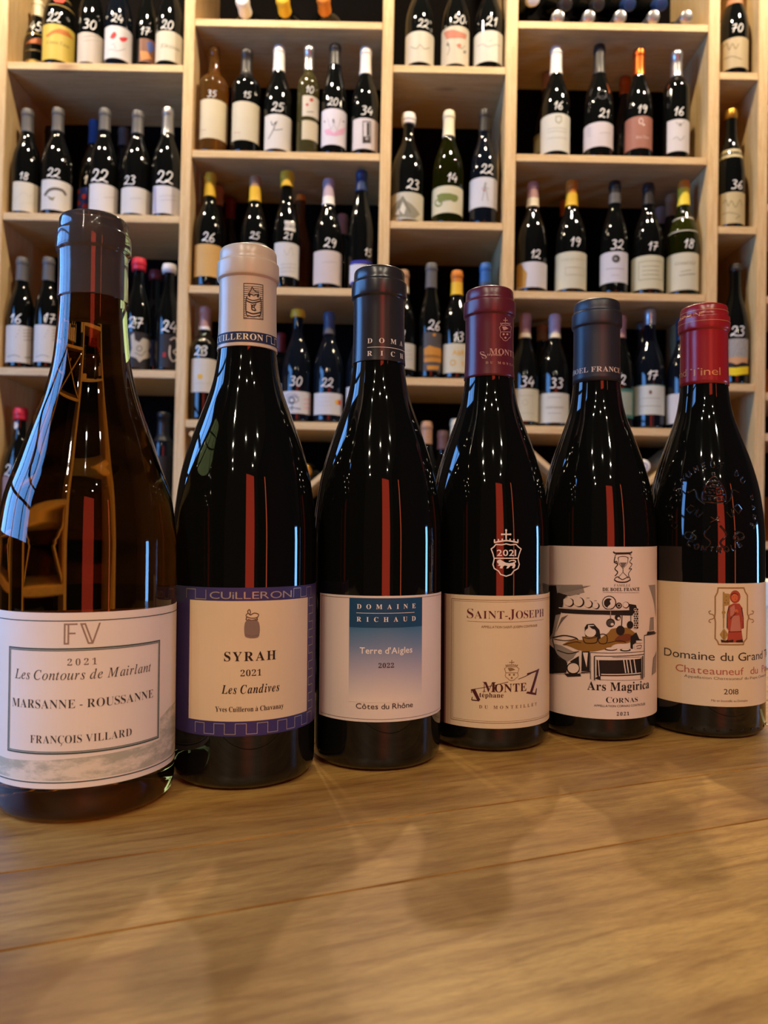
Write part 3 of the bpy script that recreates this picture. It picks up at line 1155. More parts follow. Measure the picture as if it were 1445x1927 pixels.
# ================================================================== front bottle 5 (navy charcoal capsule, kitchen drawing)
b = main_bottle(.1483, .5360, .296, .0396, .0152, 'dark bottle with navy capsule and ink kitchen drawing on its label, front row', GLASS)
cp = capsule(b, b.P(1121, 715.5)[1], foil('23252e', 0.42))
nb = neck_view(b)
ci = Ink(nb, 5)
ci.text('DE BOEL FRANCE', 'serif', (1121, 699.5), 9.5, deg=(-108, 70), track=False)
emit_inks([('lettering', ci, ink('cfc2bb'))], cp)
lb = label_px(b, 0, 0, 1028.5, 1352.3, paper('dccdbf'), deg=(-57.5, 100))


def C5(pts):
    return [(1015 + x / 4.698, 1000 + y / 4.698) for x, y in pts]


k1, g1, g2, w1_, br, rd = Ink(b, 2), Ink(b, 1), Ink(b, 1.5), Ink(b, 3), Ink(b, 2.5), Ink(b, 3)
# grey wash and hatching of the room
g1.poly(C5([(92, 470), (380, 470), (400, 540), (260, 575), (215, 600), (190, 730), (160, 830), (135, 930), (92, 960)]))
g1.poly(C5([(960, 475), (1020, 470), (1026, 760), (1010, 640)]))
for k in range(16):
    x = 150 + k * 16
    g2.line(C5([(x, 560 - k * 4), (x + 60, 480)]), 0.6)
for k in range(12):
    g2.line(C5([(150 + k * 4, 890 - k * 8), (200 + k * 5, 760 - k * 2)]), 0.6)
k1.poly(C5([(92, 480), (150, 478), (170, 600), (150, 720), (118, 900), (92, 940)]))
k1.poly(C5([(120, 600), (170, 540), (250, 565), (215, 600), (205, 680), (190, 730), (140, 740)]))
# shelf
k1.poly(C5([(170, 668), (790, 688), (832, 700), (820, 742), (560, 735), (200, 720)]))
w1_.line(C5([(175, 674), (790, 692)]), 1.4)
g2.poly(C5([(210, 690), (780, 702), (780, 728), (300, 720)]))
# pots on the shelf
for (x, y, r) in ((262, 625, 38), (345, 622, 44), (430, 640, 34), (495, 655, 28)):
    k1.disc(*C5([(x + 10, y + 4)])[0], r / 4.698)
    w1_.disc(*C5([(x, y)])[0], r * .92 / 4.698)
    w1_.poly(C5([(x - 9, y - r * .8), (x - 10, y - r * 1.45), (x + 10, y - r * 1.45), (x + 9, y - r * .8)]))
    k1.line(C5([(x - 12, y - r * 1.5), (x + 12, y - r * 1.5)]), .9)
k1.line(C5([(212, 565), (212, 668)]), 1.0)
k1.disc(*C5([(615, 630)])[0], 63 / 4.7)
w1_.disc(*C5([(613, 630)])[0], 55 / 4.7)
k4 = Ink(b, 4)
k4.disc(*C5([(610, 632)])[0], 42 / 4.7)
w5 = Ink(b, 5)
w5.poly(C5([(645, 595), (655, 640), (625, 672), (600, 668), (625, 640), (620, 612)]), True)
k1.disc(*C5([(700, 655)])[0], 27 / 4.7)
w1_.ring(*C5([(700, 655)])[0], 14 / 4.7, 0.8)
w1_.disc(*C5([(758, 648)])[0], 24 / 4.7)
k1.disc(*C5([(762, 650)])[0], 29 / 4.7)
# garlic string
for k in range(9):
    w1_.ring(*C5([(846 + (6 if k % 2 else -6), 690 + k * 20)])[0], 10 / 4.7, 1.0)
    k1.disc(*C5([(850, 690 + k * 20)])[0], 22 / 4.7, 12 / 4.7, 8)
k1.poly(C5([(790, 640), (850, 650), (868, 720), (830, 730), (790, 690)]))
# hanging pans and ladles
k1.line(C5([(627, 700), (627, 770)]), 1.8)
w1_.line(C5([(627, 705), (627, 768)]), .7)
k1.disc(*C5([(627, 808)])[0], 39 / 4.7)
g1b = Ink(b, 4)
g1b.disc(*C5([(624, 808)])[0], 30 / 4.7)
w5.disc(*C5([(640, 820)])[0], 14 / 4.7, 12 / 4.7)
k1.line(C5([(690, 700), (690, 750)]), 1.4)
k1.disc(*C5([(690, 760)])[0], 27 / 4.7)
w1_.disc(*C5([(698, 768)])[0], 12 / 4.7)
k4.line(C5([(727, 742), (722, 840)]), 1.6)
k4.disc(*C5([(712, 875)])[0], 38 / 4.7, 44 / 4.7)
k4.line(C5([(803, 740), (803, 800)]), 1.3)
k4.disc(*C5([(796, 825)])[0], 28 / 4.7, 34 / 4.7)
# brown mound of vegetables
br.poly(C5([(205, 1000), (280, 965), (375, 960), (480, 975), (600, 900), (640, 860), (760, 850), (820, 880), (860, 930), (780, 985), (690, 990), (640, 1010), (600, 1050),
            (470, 1060), (360, 1052), (270, 1015)]), True)
rd.poly(C5([(660, 960), (700, 920), (780, 905), (830, 930), (790, 965), (700, 980)]), True)
k4.line(C5([(220, 1002), (320, 975), (370, 985)]), 1.0, True)
k4.line(C5([(600, 985), (700, 965), (760, 980)]), 1.2, True)
k4.poly(C5([(800, 930), (850, 890), (880, 960), (820, 1000), (820, 1040), (800, 1030)]))
# jug, bowl and pot on the table
k1.poly(C5([(400, 850), (420, 820), (480, 815), (530, 870), (545, 960), (410, 960)]))
w5.disc(*C5([(452, 892)])[0], 48 / 4.7, 40 / 4.7)
w5.poly(C5([(430, 862), (432, 826), (482, 826), (488, 862)]))
k6 = Ink(b, 6)
k6.poly(C5([(440, 838), (495, 832), (498, 865), (470, 862)]))
k6.line(C5([(436, 824), (484, 822)]), 1.3)
br.poly(C5([(380, 930), (510, 930), (500, 975), (400, 985)]), True)
k4.line(C5([(378, 930), (440, 945), (512, 930)]), 1.2, True)
k4.line(C5([(385, 940), (410, 985), (500, 982), (512, 940)]), 1.5, True)
k4.line(C5([(515, 920), (560, 905), (595, 925), (590, 985), (530, 985), (515, 920)]), 1.5, True)
# big tub left
k1.line(C5([(120, 940), (220, 920), (320, 940), (350, 970)]), 2.2, True)
k1.line(C5([(120, 945), (130, 1000), (160, 1090), (240, 1150)]), 2.2, True)
k1.line(C5([(130, 950), (230, 965), (330, 950)]), 1.4, True)
g1.poly(C5([(130, 990), (200, 1010), (300, 1060), (340, 1060), (300, 1120), (240, 1160), (170, 1120)]))
k1.line(C5([(160, 1048), (260, 1080), (350, 1060)]), 1.6, True)
k1.poly(C5([(92, 1000), (130, 1030), (170, 1110), (250, 1160), (240, 1250), (92, 1255)]))
g2.poly(C5([(100, 1020), (140, 1060), (150, 1130), (110, 1110)]))
k1.poly(C5([(220, 1255), (360, 1255), (370, 1280), (250, 1285)]))
k1.disc(*C5([(300, 1210)])[0], 60 / 4.7, 56 / 4.7)
w1_.disc(*C5([(302, 1208)])[0], 50 / 4.7, 44 / 4.7)
# dark under the left table, leg posts
k1.poly(C5([(375, 1060), (445, 1060), (445, 1235), (372, 1235)]))
k1.poly(C5([(270, 1150), (350, 1100), (355, 1230), (345, 1190)]))
w1_.line(C5([(365, 1050), (365, 1255)]), 1.6)
w1_.poly(C5([(385, 1070), (430, 1070), (418, 1200)]))
k1.line(C5([(358, 1248), (450, 1240)]), 2)
# front table
w1_.poly(C5([(450, 1068), (590, 1040), (915, 1030), (915, 1120), (490, 1135), (450, 1100)]))
k4.line(C5([(450, 1070), (915, 1058)]), 1.1)
k4.line(C5([(488, 1100), (915, 1085)]), 1.4)
k4.line(C5([(640, 1112), (880, 1108)]), .8)
k1.poly(C5([(505, 1130), (890, 1120), (892, 1265), (505, 1275)]))
w1_.line(C5([(468, 1090), (468, 1310)]), 3.2)
k4.line(C5([(486, 1100), (488, 1315)]), 2)
k4.line(C5([(450, 1070), (452, 1305)]), 1.0)
g1b.line(C5([(905, 1100), (905, 1300)]), 3.6)
k4.line(C5([(890, 1110), (892, 1300)]), 1.6)
w1_.line(C5([(545, 1262), (890, 1250)]), 1.8)
w1_.line(C5([(520, 1135), (530, 1280)]), 1.4)
for x in (740, 765, 795, 830):
    w1_.line(C5([(x, 1130), (x + 18, 1250)]), 2.2)
    k4.line(C5([(x + 8, 1135), (x + 26, 1250)]), .6)
k1.poly(C5([(490, 1300), (540, 1255), (540, 1315)]))
k4.disc(*C5([(630, 1040)])[0], 55 / 4.7, 14 / 4.7)
w5.disc(*C5([(632, 1034)])[0], 48 / 4.7, 11 / 4.7)
k4.disc(*C5([(755, 1047)])[0], 48 / 4.7, 13 / 4.7)
w5.disc(*C5([(755, 1042)])[0], 34 / 4.7, 8 / 4.7)
k4.disc(*C5([(870, 965)])[0], 34 / 4.7, 14 / 4.7)
w5.poly(C5([(845, 965), (905, 962), (895, 985), (850, 985)]))
w5.poly(C5([(835, 1000), (910, 990), (912, 1035), (835, 1040)]))
k6.line(C5([(845, 1015), (890, 1005), (885, 1030), (850, 1030)]), 1.1, True)
# fireplace at the right
k1.line(C5([(922, 920), (922, 1290)]), 1.6)
k1.line(C5([(922, 920), (1000, 895), (1024, 895)]), 1.6)
g1.poly(C5([(975, 765), (1003, 760), (1005, 870), (965, 880)]))
k1.line(C5([(975, 765), (1003, 760), (1003, 870)]), .8)
k1.poly(C5([(950, 885), (1010, 880), (1020, 905), (940, 920)]))
g1.poly(C5([(1030, 1060), (1002, 1120), (990, 1270), (1026, 1240)]))
k1.line(C5([(1030, 1060), (1002, 1120), (990, 1270)]), 1.2)
k1.line(C5([(540, 1310), (915, 1305)]), .5)
k1.line(C5([(92, 1258), (450, 1252)]), .5)
# hourglass emblem
k1.line(C5([(650, 180), (665, 192), (805, 190), (815, 178)]), 2.6)
k1.line(C5([(665, 215), (680, 200), (790, 198), (808, 210)]), 1.4)
k1.line(C5([(695, 225), (700, 280), (727, 315), (735, 330), (735, 360), (700, 400), (700, 415)]), .8, True)
k1.line(C5([(780, 225), (775, 280), (745, 315), (738, 330), (738, 360), (770, 395), (778, 415)]), .8, True)
k1.line(C5([(690, 240), (710, 222), (760, 222), (785, 240)]), .9, True)
k1.line(C5([(660, 420), (690, 400), (730, 425), (780, 402), (800, 418)]), 1.4, True)
k1.line(C5([(658, 425), (690, 445), (760, 447), (803, 425)]), 2.2, True)
k1.line(C5([(668, 220), (660, 270), (690, 290), (665, 330), (690, 360), (665, 395)]), 1.8, True)
k1.line(C5([(655, 275), (680, 265), (690, 300)]), 1.6, True)
k1.line(C5([(800, 225), (815, 235), (795, 270), (815, 290), (790, 330), (812, 330), (785, 370), (790, 400)]), 1.2, True)
g2.poly(C5([(708, 275), (770, 275), (742, 315), (730, 315)]))
# lettering
k1.text('DE BOEL FRANCE', 'serif', C5([(720, 527)])[0], 6.3, 1133.5, 1202.5, track=False)
k1.line(C5([(560, 538), (878, 541)]), .4)
g2.text('FAMILLE', 'roman', C5([(730, 487)])[0], 4.6, 1155, 1185.5)
k1.text('Ars Magirica', 'serif', C5([(690, 1408)])[0], 16, 1105, 1220, track=False)
k1.text('CORNAS', 'roman', C5([(725, 1513)])[0], 9, 1140, 1199, track=False, capscale=1.2)
g2.text('APPELLATION CORNAS CONTRÔLÉE', 'bold', C5([(705, 1552)])[0], 3.9, 1117.5, 1213, track=False)
k1.text('2021', 'bital', C5([(735, 1626)])[0], 6.4, 1160, 1183)
emit_inks([('grey_wash_drawing', g1, ink('8d857c')), ('grey_drawing', g2, ink('6a625c')), ('black_drawing', k1, ink('1d1816')), ('brown_drawing', br, ink('8a6428')),
           ('red_brown_drawing', rd, ink('6e3a1e')), ('white_drawing', w1_, ink('dccdbf')), ('black_drawing', k4, ink('1d1816')), ('grey_drawing', g1b, ink('4a433e')),
           ('white_drawing', w5, ink('dccdbf')), ('black_drawing', k6, ink('1d1816'))], lb)

# ================================================================== front bottle 6 (red capsule, embossed glass)
b = main_bottle(.2268, .5440, .2955, .0390, .0153, 'dark embossed bottle with red capsule and robed figure label, rightmost of front row', GLASS)
cp = capsule(b, b.P(1321, 721)[1], foil('8e1c22', 0.26))
nb = neck_view(b)
ci = Ink(nb, 5)
for y in (582, 602.5):
    v = b.P(1321, y)[1]
    gl = Ink(nb, 5)
    gl.rect(-pi * nb.R, v - .00018, pi * nb.R, v + .00018)
    gl.build('gold_line', ink('c98a5a', 0.35, 0.3), cp)
ci.text('DOMAINE', 'sans', (1300, 598), 7.5, deg=(-80, 0), track=False)
ci.text('Grand', 'sans', (1300, 706.5), 13.5, deg=(-122, -44), track=False)
ci.text('Tinel', 'sans', (1322, 706.5), 14.5, deg=(-33, 40), track=False)
emit_inks([('gold_lettering', ci, ink('c98a5a', 0.35, 0.3))], cp)


def tube_uv(b, lines, r, n=6):
    vs_, fs = [], []
    for pts in lines:
        base = len(vs_)
        P3 = []
        for u, v in pts:
            rr = b.r(v)
            P3.append(Vector((rr * sin(u / b.R), -rr * cos(u / b.R), v)))
        for i, p in enumerate(P3):
            t = (P3[min(i + 1, len(P3) - 1)] - P3[max(i - 1, 0)])
            if t.length < 1e-7:
                t = Vector((0, 0, 1))
            t.normalize()
            nr = Vector((p.x, p.y, 0)).normalized()
            s_ = t.cross(nr).normalized()
            for k in range(n):
                a = 2 * pi * k / n
                vs_.append(p + (nr * sin(a) * 0.8 + s_ * cos(a)) * r)
        m_ = len(P3)
        for i in range(m_ - 1):
            for k in range(n):
                fs.append((base + i * n + k, base + i * n + (k + 1) % n, base + (i + 1) * n + (k + 1) % n, base + (i + 1) * n + k))
        fs.append(tuple(base + k for k in range(n)))
        fs.append(tuple(base + (m_ - 1) * n + k for k in reversed(range(n))))
    return vs_, fs


EC = b.P(1345, 955)
cu, cv = EC
lines = []


def glyph_line(ch, u, v, size, ang):
    for st in STICK[ch]:
        pts = catmull(st, 3) if len(st) > 2 else st
        o_ = []
        for x, y in pts:
            x, y = (x - .5) * size * .75, (y - .5) * size
            o_.append((u + x * cos(ang) - y * sin(ang), v + x * sin(ang) + y * cos(ang)))
        lines.append(o_)


RA = .0295
top = 'CHATEAUNEUF DU PAPE'
for i, ch in enumerate(top):
    if ch == ' ':
        continue
    a = radians(205 - 230 * i / (len(top) - 1))
    glyph_line(ch, cu + RA * cos(a), cv + RA * sin(a) * .98, .0042, a - pi / 2)
bot = 'CONTROLE'
for i, ch in enumerate(bot):
    a = radians(238 + 64 * i / (len(bot) - 1))
    glyph_line(ch, cu + RA * cos(a), cv + RA * sin(a) * .95, .0038, a + pi / 2)


def el(cu_, cv_, ru, rv, n=16):
    return [(cu_ + ru * cos(2 * pi * k / n), cv_ + rv * sin(2 * pi * k / n)) for k in range(n + 1)]


# tiara
for k, (hw, zz) in enumerate(((.0075, .004), (.0068, .0085), (.0055, .0125), (.0038, .016))):
    lines.append([(cu - hw, cv + zz), (cu, cv + zz - .001), (cu + hw, cv + zz)])
    for j in range(-2, 3):
        lines.append(el(cu + j * hw / 2.4, cv + zz + .0018, .0006, .0009, 6))
lines.append(catmull([(cu - .0075, cv + .004), (cu - .0078, cv + .009), (cu - .005, cv + .016), (cu, cv + .021), (cu + .005, cv + .016), (cu + .0078, cv + .009), (cu + .0075, cv + .004)], 4))
lines.append(el(cu, cv + .0225, .001, .0012, 8))
# crossed keys below it
for s_ in (-1, 1):
    lines.append([(cu + s_ * .016, cv + .002), (cu, cv - .008), (cu - s_ * .015, cv - .017)])
    lines.append(el(cu - s_ * .0165, cv - .0185, .0028, .0024, 12))
    lines.append(el(cu - s_ * .0135, cv - .0200, .0018, .0016, 10))
    lines.append([(cu + s_ * .016, cv + .002), (cu + s_ * .0185, cv - .001), (cu + s_ * .016, cv - .004), (cu + s_ * .0125, cv - .0005)])
    lines.append([(cu + s_ * .0105, cv - .001), (cu + s_ * .0125, cv - .005), (cu + s_ * .0105, cv - .0065), (cu + s_ * .0075, cv - .0030)])
    lines.append(catmull([(cu + s_ * .006, cv + .002), (cu + s_ * .011, cv + .006), (cu + s_ * .013, cv + .012), (cu + s_ * .018, cv + .010)], 4))
    lines.append(catmull([(cu + s_ * .003, cv - .012), (cu + s_ * .007, cv - .018), (cu + s_ * .003, cv - .023), (cu + s_ * .006, cv - .027)], 4))
vv, ff = tube_uv(b, lines, .0007)
obj_from('embossed_crest', vv, ff, GLASS, b.root, True)
vv, ff = tube_uv(b, [el(radians(a) * b.R, .006, .0007, .0007, 8) for a in range(-180, 180, 12)], .0004)
obj_from('base_knurls', vv, ff, GLASS, b.root, True)

lb = label_px(b, 0, 0, 1097, 1328, paper('d9c6a0'), deg=(-58.5, 80))


def C6(pts):
    return [(1210 + x / 5.21, 1040 + y / 5.21) for x, y in pts]


go, rf, pk, sk, dr = Ink(b, 1), Ink(b, 1), Ink(b, 2), Ink(b, 3), Ink(b, 3)
go.line(C6([(735, 345), (985, 345), (998, 385), (1020, 420), (1020, 600), (1035, 635), (1020, 670), (1012, 840), (985, 875), (980, 900), (740, 900), (730, 870), (705, 840), (708, 680),
            (700, 632), (706, 590), (706, 430), (728, 390)]), 2.6, closed=True)
for s_, x in ((-1, 700), (1, 1025)):
    go.line(C6([(x, 632), (x + s_ * 20, 605), (x + s_ * 45, 600), (x + s_ * 55, 578), (x + s_ * 35, 570)]), 1.8, True)
    go.line(C6([(x, 632), (x + s_ * 20, 650), (x + s_ * 45, 655), (x + s_ * 55, 675), (x + s_ * 35, 685)]), 1.8, True)
rf.poly(C6([(835, 520), (880, 498), (940, 498), (970, 540), (980, 740), (960, 750), (975, 860), (980, 878), (820, 878), (835, 760), (820, 740)]))
pk.poly(C6([(870, 620), (940, 615), (955, 770), (850, 775)]))
pk.poly(C6([(850, 540), (890, 510), (900, 560), (880, 610), (850, 625)]))
rf.disc(*C6([(900, 432)])[0], 52 / 5.21, 64 / 5.21)
sk.disc(*C6([(893, 440)])[0], 32 / 5.21, 40 / 5.21)
dr.line(C6([(862, 415), (890, 398), (925, 415)]), 1.4, True)
dr.line(C6([(882, 455), (905, 455)]), .7)
dr.disc(*C6([(882, 432)])[0], .7, n=6)
dr.disc(*C6([(906, 432)])[0], .7, n=6)
dr.line(C6([(838, 530), (822, 600), (820, 738)]), 1.3)
dr.line(C6([(962, 540), (978, 640), (978, 742)]), 1.3)
dr.line(C6([(835, 775), (960, 770)]), .9)
dr.line(C6([(850, 650), (900, 600), (925, 560)]), .8)
dr.poly(C6([(760, 850), (800, 862), (830, 850), (830, 880), (765, 878)]))
dr.poly(C6([(830, 862), (880, 850), (880, 878), (825, 878)]))
dr.poly(C6([(910, 860), (970, 850), (975, 878), (905, 878)]))
go2 = Ink(b, 2)
go2.line(C6([(788, 385), (788, 640)]), 3.0)
go2.poly(C6([(795, 398), (848, 405), (845, 510), (795, 520)]))
go2.disc(*C6([(788, 585)])[0], 3.4)
go2.line(C6([(788, 640), (788, 740)]), 2.0)
go2.poly(C6([(790, 740), (832, 800), (795, 872), (750, 800)]))
sk.disc(*C6([(912, 572)])[0], 3.5)
dr.line(C6([(790, 765), (790, 845)]), .7)
for p in ((812, 430), (812, 465), (830, 490), (800, 490)):
    dr.disc(*C6([p])[0], .8, n=6)
tk, ts, tg = Ink(b, 1), Ink(b, 1), Ink(b, 1)
tk.text('Domaine du Grand Tinel', 'sans', (1345, 1243), 15.5, deg=(-40, 97), track=False)
ts.text('Chateauneuf  du  Pape', 'sans', (1350, 1269.5), 13.5, deg=(-27, 88), track=False)
tg.text('Appellation Chateauneuf du Pape Controlée', 'sans', (1355, 1279), 5, deg=(-18.5, 80), track=False)
tk.text('2018', 'sans', (1375, 1306.5), 10, 1361.5, 1389, track=False)
tg.text('Mis en bouteille au Domaine', 'sans', (1372, 1321), 4.3, 1338, 1406, track=False)
emit_inks([('gold_frame_print', go, ink('9a7442')), ('red_robe_print', rf, ink('a4432f')), ('pink_robe_print', pk, ink('b87660')), ('gold_key_print', go2, ink('a5813f')),
           ('skin_print', sk, ink('c9663d')), ('dark_outline_print', dr, ink('33180f')), ('lettering', tk, ink('3c2d22')), ('red_lettering', ts, ink('b0614a')),
           ('grey_lettering', tg, ink('7d6c55'))], lb)


# ================================================================== bottles on the shelves
CAPS = {'black': '17171a', 'grey': '5c5a58', 'silver': 'c9c9cc', 'white': 'e9e4dc', 'cream': 'e6d9b4', 'yellow': 'e2b52c', 'lemon': 'e6cf3c', 'blue': '2c63a8',
        'navy': '1f3763', 'red': 'd2283a', 'copper': 'd9672a', 'gold': 'c8973e', 'orange': 'd07a22', 'pink': 'b58b80', 'lilac': 'c0a8ae', 'tan': 'ad8460', 'darkred': '6b2026',
        'slate': '3b4c68', 'ghost': '2a2624', 'amberpink': 'a8703f'}
METAL = {'silver', 'copper', 'gold'}
GL = {'k': GLASS, 'b': GLASS2, 'o': OLIVE, 'a': AMBER_BG, 'p': PALE_BG}
KIND = {'B': prof_burgundy, 'X': prof_bordeaux, 'F': prof_flute}


def caploft(c):
    return foil(CAPS[c], 0.28 if c in METAL else 0.4, 0.85 if c in METAL else 0.0)


def shelf_bottle(col, shelf, x, ytop, hw, kind, glass, cap, label, desc, price=None, art=None, dy=None, H=None, neck=.0145, top_frame=None, group=None):
    """x, ytop and the half width hw are read off the photograph; the bottle stands on its shelf"""
    z0 = SHELF[col][shelf] if isinstance(shelf, int) else shelf
    rb = hw * 0.00141
    y = SY + (dy if dy is not None else rb + 0.008)
    p = SP(x, ytop if ytop is not None else 60, y)
    p.x = min(max(p.x, ST[col - 1][1] + rb + .0015), ST[col][0] - rb - .0015)
    h = H or (p.z - z0 if ytop is not None else 0.30)
    if ytop is not None and not H:
        # measure the foot at its own depth, along the same upright line
        q = SP(x, ytop, y)
        h = min(q.z - z0, .335)
    root = empty('wine_bottle', T @ Vector((p.x, y, z0 + .0003)), (0, TILT, 0))
    tag(root, desc, 'bottle', group or 'wine bottles on the wall shelves')
    mw = Matrix.Translation(T @ Vector((p.x, y, z0 + .0003))) @ Matrix.Rotation(TILT, 4, 'Y')
    b = Bottle(root, KIND[kind](h, rb, neck), mw, 36)
    glass_body(b, GL[glass])
    if cap:
        if cap[0] == 'corked':
            lathe('cork', [(h - .042, .001), (h - .042, .0095), (h - .002, .0095), (h - .0018, .001)], CORK, root, 20)
        else:
            yb = cap[1]
            capsule(b, b.P(x, yb)[1], caploft(cap[0]), 0.0035 if len(cap) > 2 and cap[2] == 'wax' else 0.0004, 'wax_cap' if len(cap) > 2 and cap[2] == 'wax' else 'capsule')
            if len(cap) > 2 and cap[2] not in ('wax',):
                v0, v1 = b.P(x, yb)[1], b.P(x, cap[3])[1]
                capsule(b, v0, caploft(cap[2]), 0.0008, 'capsule_band', v1=v1)
    lbs = []
    for L in (label if isinstance(label, list) else [label]) if label else []:
        x0, x1, y0, y1, c = L[:5]
        lbs.append(label_px(b, x0, x1, y0, y1, paper(dim(c)), parent=root, name=L[5] if len(L) > 5 else 'label'))
    if price:
        g = Ink(b, 1)
        g.price(*price)
        g.build('price_marking', MARKER, root)
    for i, (colr, layer, ops) in enumerate(art or []):
        g = Ink(b, layer)
        for o in ops:
            getattr(g, o[0])(*o[1:-1], **o[-1]) if isinstance(o[-1], dict) else getattr(g, o[0])(*o[1:])
        g.build('print', ink(colr), lbs[0] if lbs else root)
    BG.append((desc, p.x, y, rb, z0))
    return b


BG = []
tl = lambda x0, x1, ys, w_=0.8: [('line', [(x0, y), (x1, y)], w_) for y in ys]


# --- first bay, top shelf
shelf_bottle(1, 0, 64, 4, 22, 'B', 'k', ('cream', 28), (42, 92, 62, 122, 'd9b64e'), 'small bottle priced 45 with yellow hill label, far left of top left shelf', ('45', 66, 48, 17),
             [('b5673a', 1, [('poly', [(47, 86), (55, 76), (66, 72), (80, 72), (80, 86)])]), ('6f5a30', 1, tl(48, 76, (97,), 3))], dy=.1)
shelf_bottle(1, 0, 111, None, 31, 'B', 'k', ('darkred', -40), [(80, 142, 46, 113, 'dfc456'), (92, 131, -6, 10, 'c9a85a', 'neck_label')], 'bottle priced 22 with large yellow label and painted neck label, top left shelf',
             ('22', 100, 32, 17), [('c0722f', 1, [('poly', [(86, 68), (98, 58), (112, 54), (128, 60), (138, 76), (120, 66), (104, 62), (90, 70)])]),
                                   ('7a6a30', 1, [('text', 'Costa Tosa', 'ital', (110, 84), 7, 88, 130)]), ('c84a3a', 1, [('poly', [(98, -4), (110, -2), (124, 0), (118, 6), (104, 4)])])])
shelf_bottle(1, 0, 171, None, 24, 'B', 'k', ('black', -40), (146, 194, 61, 117, 'd8cdbd'), 'bottle priced 30 with plain pale grey cream label, top left shelf', ('30', 168, 45, 17),
             [('a89f92', 1, tl(156, 186, (70, 78), .7))])
shelf_bottle(1, 0, 223, None, 26, 'B', 'b', ('black', -40), (197, 249, 49, 110, 'e6e2e0'), 'bottle priced 24 with white label and two red fruit shapes, top left shelf', ('24', 220, 34, 15),
             [('c8343a', 1, [('poly', [(207, 72), (210, 64), (216, 60), (219, 66), (214, 73)], True), ('poly', [(224, 71), (232, 70), (240, 72), (236, 78), (228, 78)], True)]),
              ('8a8a88', 1, [('line', [(209, 85), (214, 82), (218, 92)], .8), ('line', [(204, 95), (212, 93), (220, 96), (236, 92)], .8, True)])])
shelf_bottle(1, 0, 276, None, 21, 'B', 'k', ('black', -40), (262, 292, 73, 117, '8a5a44'), 'bottle priced 17 with small dark picture label, top left shelf', ('17', 273, 58, 15),
             [('4a5a98', 1, [('poly', [(276, 80), (286, 78), (290, 95), (280, 100)])]), ('c9884e', 1, [('poly', [(264, 96), (278, 98), (286, 112), (266, 114)])])], dy=.075)
shelf_bottle(1, 0, 319, None, 26, 'B', 'k', ('black', -40), (293, 345, 58, 114, 'ddd6be'), 'bottle priced 20 with cream script label, right end of top left shelf', ('20', 314, 46, 16),
             [('77715e', 1, [('text', 'Enzion', 'ital', (317, 90), 8, 302, 338)])])
# --- first bay, second shelf
shelf_bottle(1, 1, 52, 208, 27, 'B', 'k', ('grey', 247), (24, 78, 343, 398, 'e8e0c8'), 'bottle priced 18 with faded cream label, left end of second left shelf', ('18', 45, 331, 14),
             [('c3bfa8', 1, [('line', [(32, 372), (44, 362), (56, 370), (66, 360)], .8, True)] + tl(34, 66, (384,), .6))])
shelf_bottle(1, 1, 110, 206, 29.5, 'B', 'k', ('grey', 246), (78, 141, 339, 396, 'e8e4dc'), 'bottle priced 22 with dark arched emblem on white label, second left shelf', ('22', 100, 325, 16),
             [('5d5548', 1, [('line', [(84, 368), (92, 358), (104, 355), (118, 359), (124, 368)], 5, True)]), ('8d8264', 1, [('poly', [(88, 368), (98, 372), (104, 370), (100, 378), (94, 376)])])])
shelf_bottle(1, 1, 85, 240, 27, 'B', 'k', ('black', 278), None, 'unlabelled dark bottle behind the bottles priced 18 and 22, second left shelf', dy=.19)
shelf_bottle(1, 1, 178, 228, 28, 'B', 'k', ('blue', 269), (140, 204, 353, 396, '3a4a9c'), 'bottle with blue cap and blue label dotted red, second left shelf', ('1', 161, 338, 16),
             [('c8453e', 1, [('disc', 147, 361, 4), ('disc', 158, 370, 4.5), ('disc', 148, 382, 4), ('disc', 160, 388, 4.5)])], dy=.135)
shelf_bottle(1, 1, 198, 207, 28, 'B', 'k', ('grey', 244), (168, 226, 346, 398, 'ece8e2'), 'bottle priced 22 with plain white label overlapping the blue capped bottle', ('22', 186, 330, 22),
             [('b8b2aa', 1, tl(196, 216, (372,), 1.2))])
shelf_bottle(1, 1, 233, 240, 26, 'B', 'k', ('grey', 272), None, 'dark bottle standing in the second row behind bottle priced 23, second left shelf', dy=.20)
shelf_bottle(1, 1, 260, 211, 28, 'B', 'k', ('grey', 250), (228, 284, 352, 401, 'e8e4dc'), 'bottle priced 23 with white label, second left shelf', ('23', 243, 339, 16),
             [('b8b2aa', 1, tl(244, 266, (374,), 1.2))])
shelf_bottle(1, 1, 317, 206, 29, 'B', 'k', ('silver', 249), (288, 346, 350, 402, 'e8e6e6'), 'bottle priced 22 with white label, right end of second left shelf', ('22', 309, 333, 22),
             [('a8a4b8', 1, [('poly', [(289, 352), (294, 352), (294, 400), (289, 400)])]), ('b0aab0', 1, tl(300, 332, (370, 378), .8))])
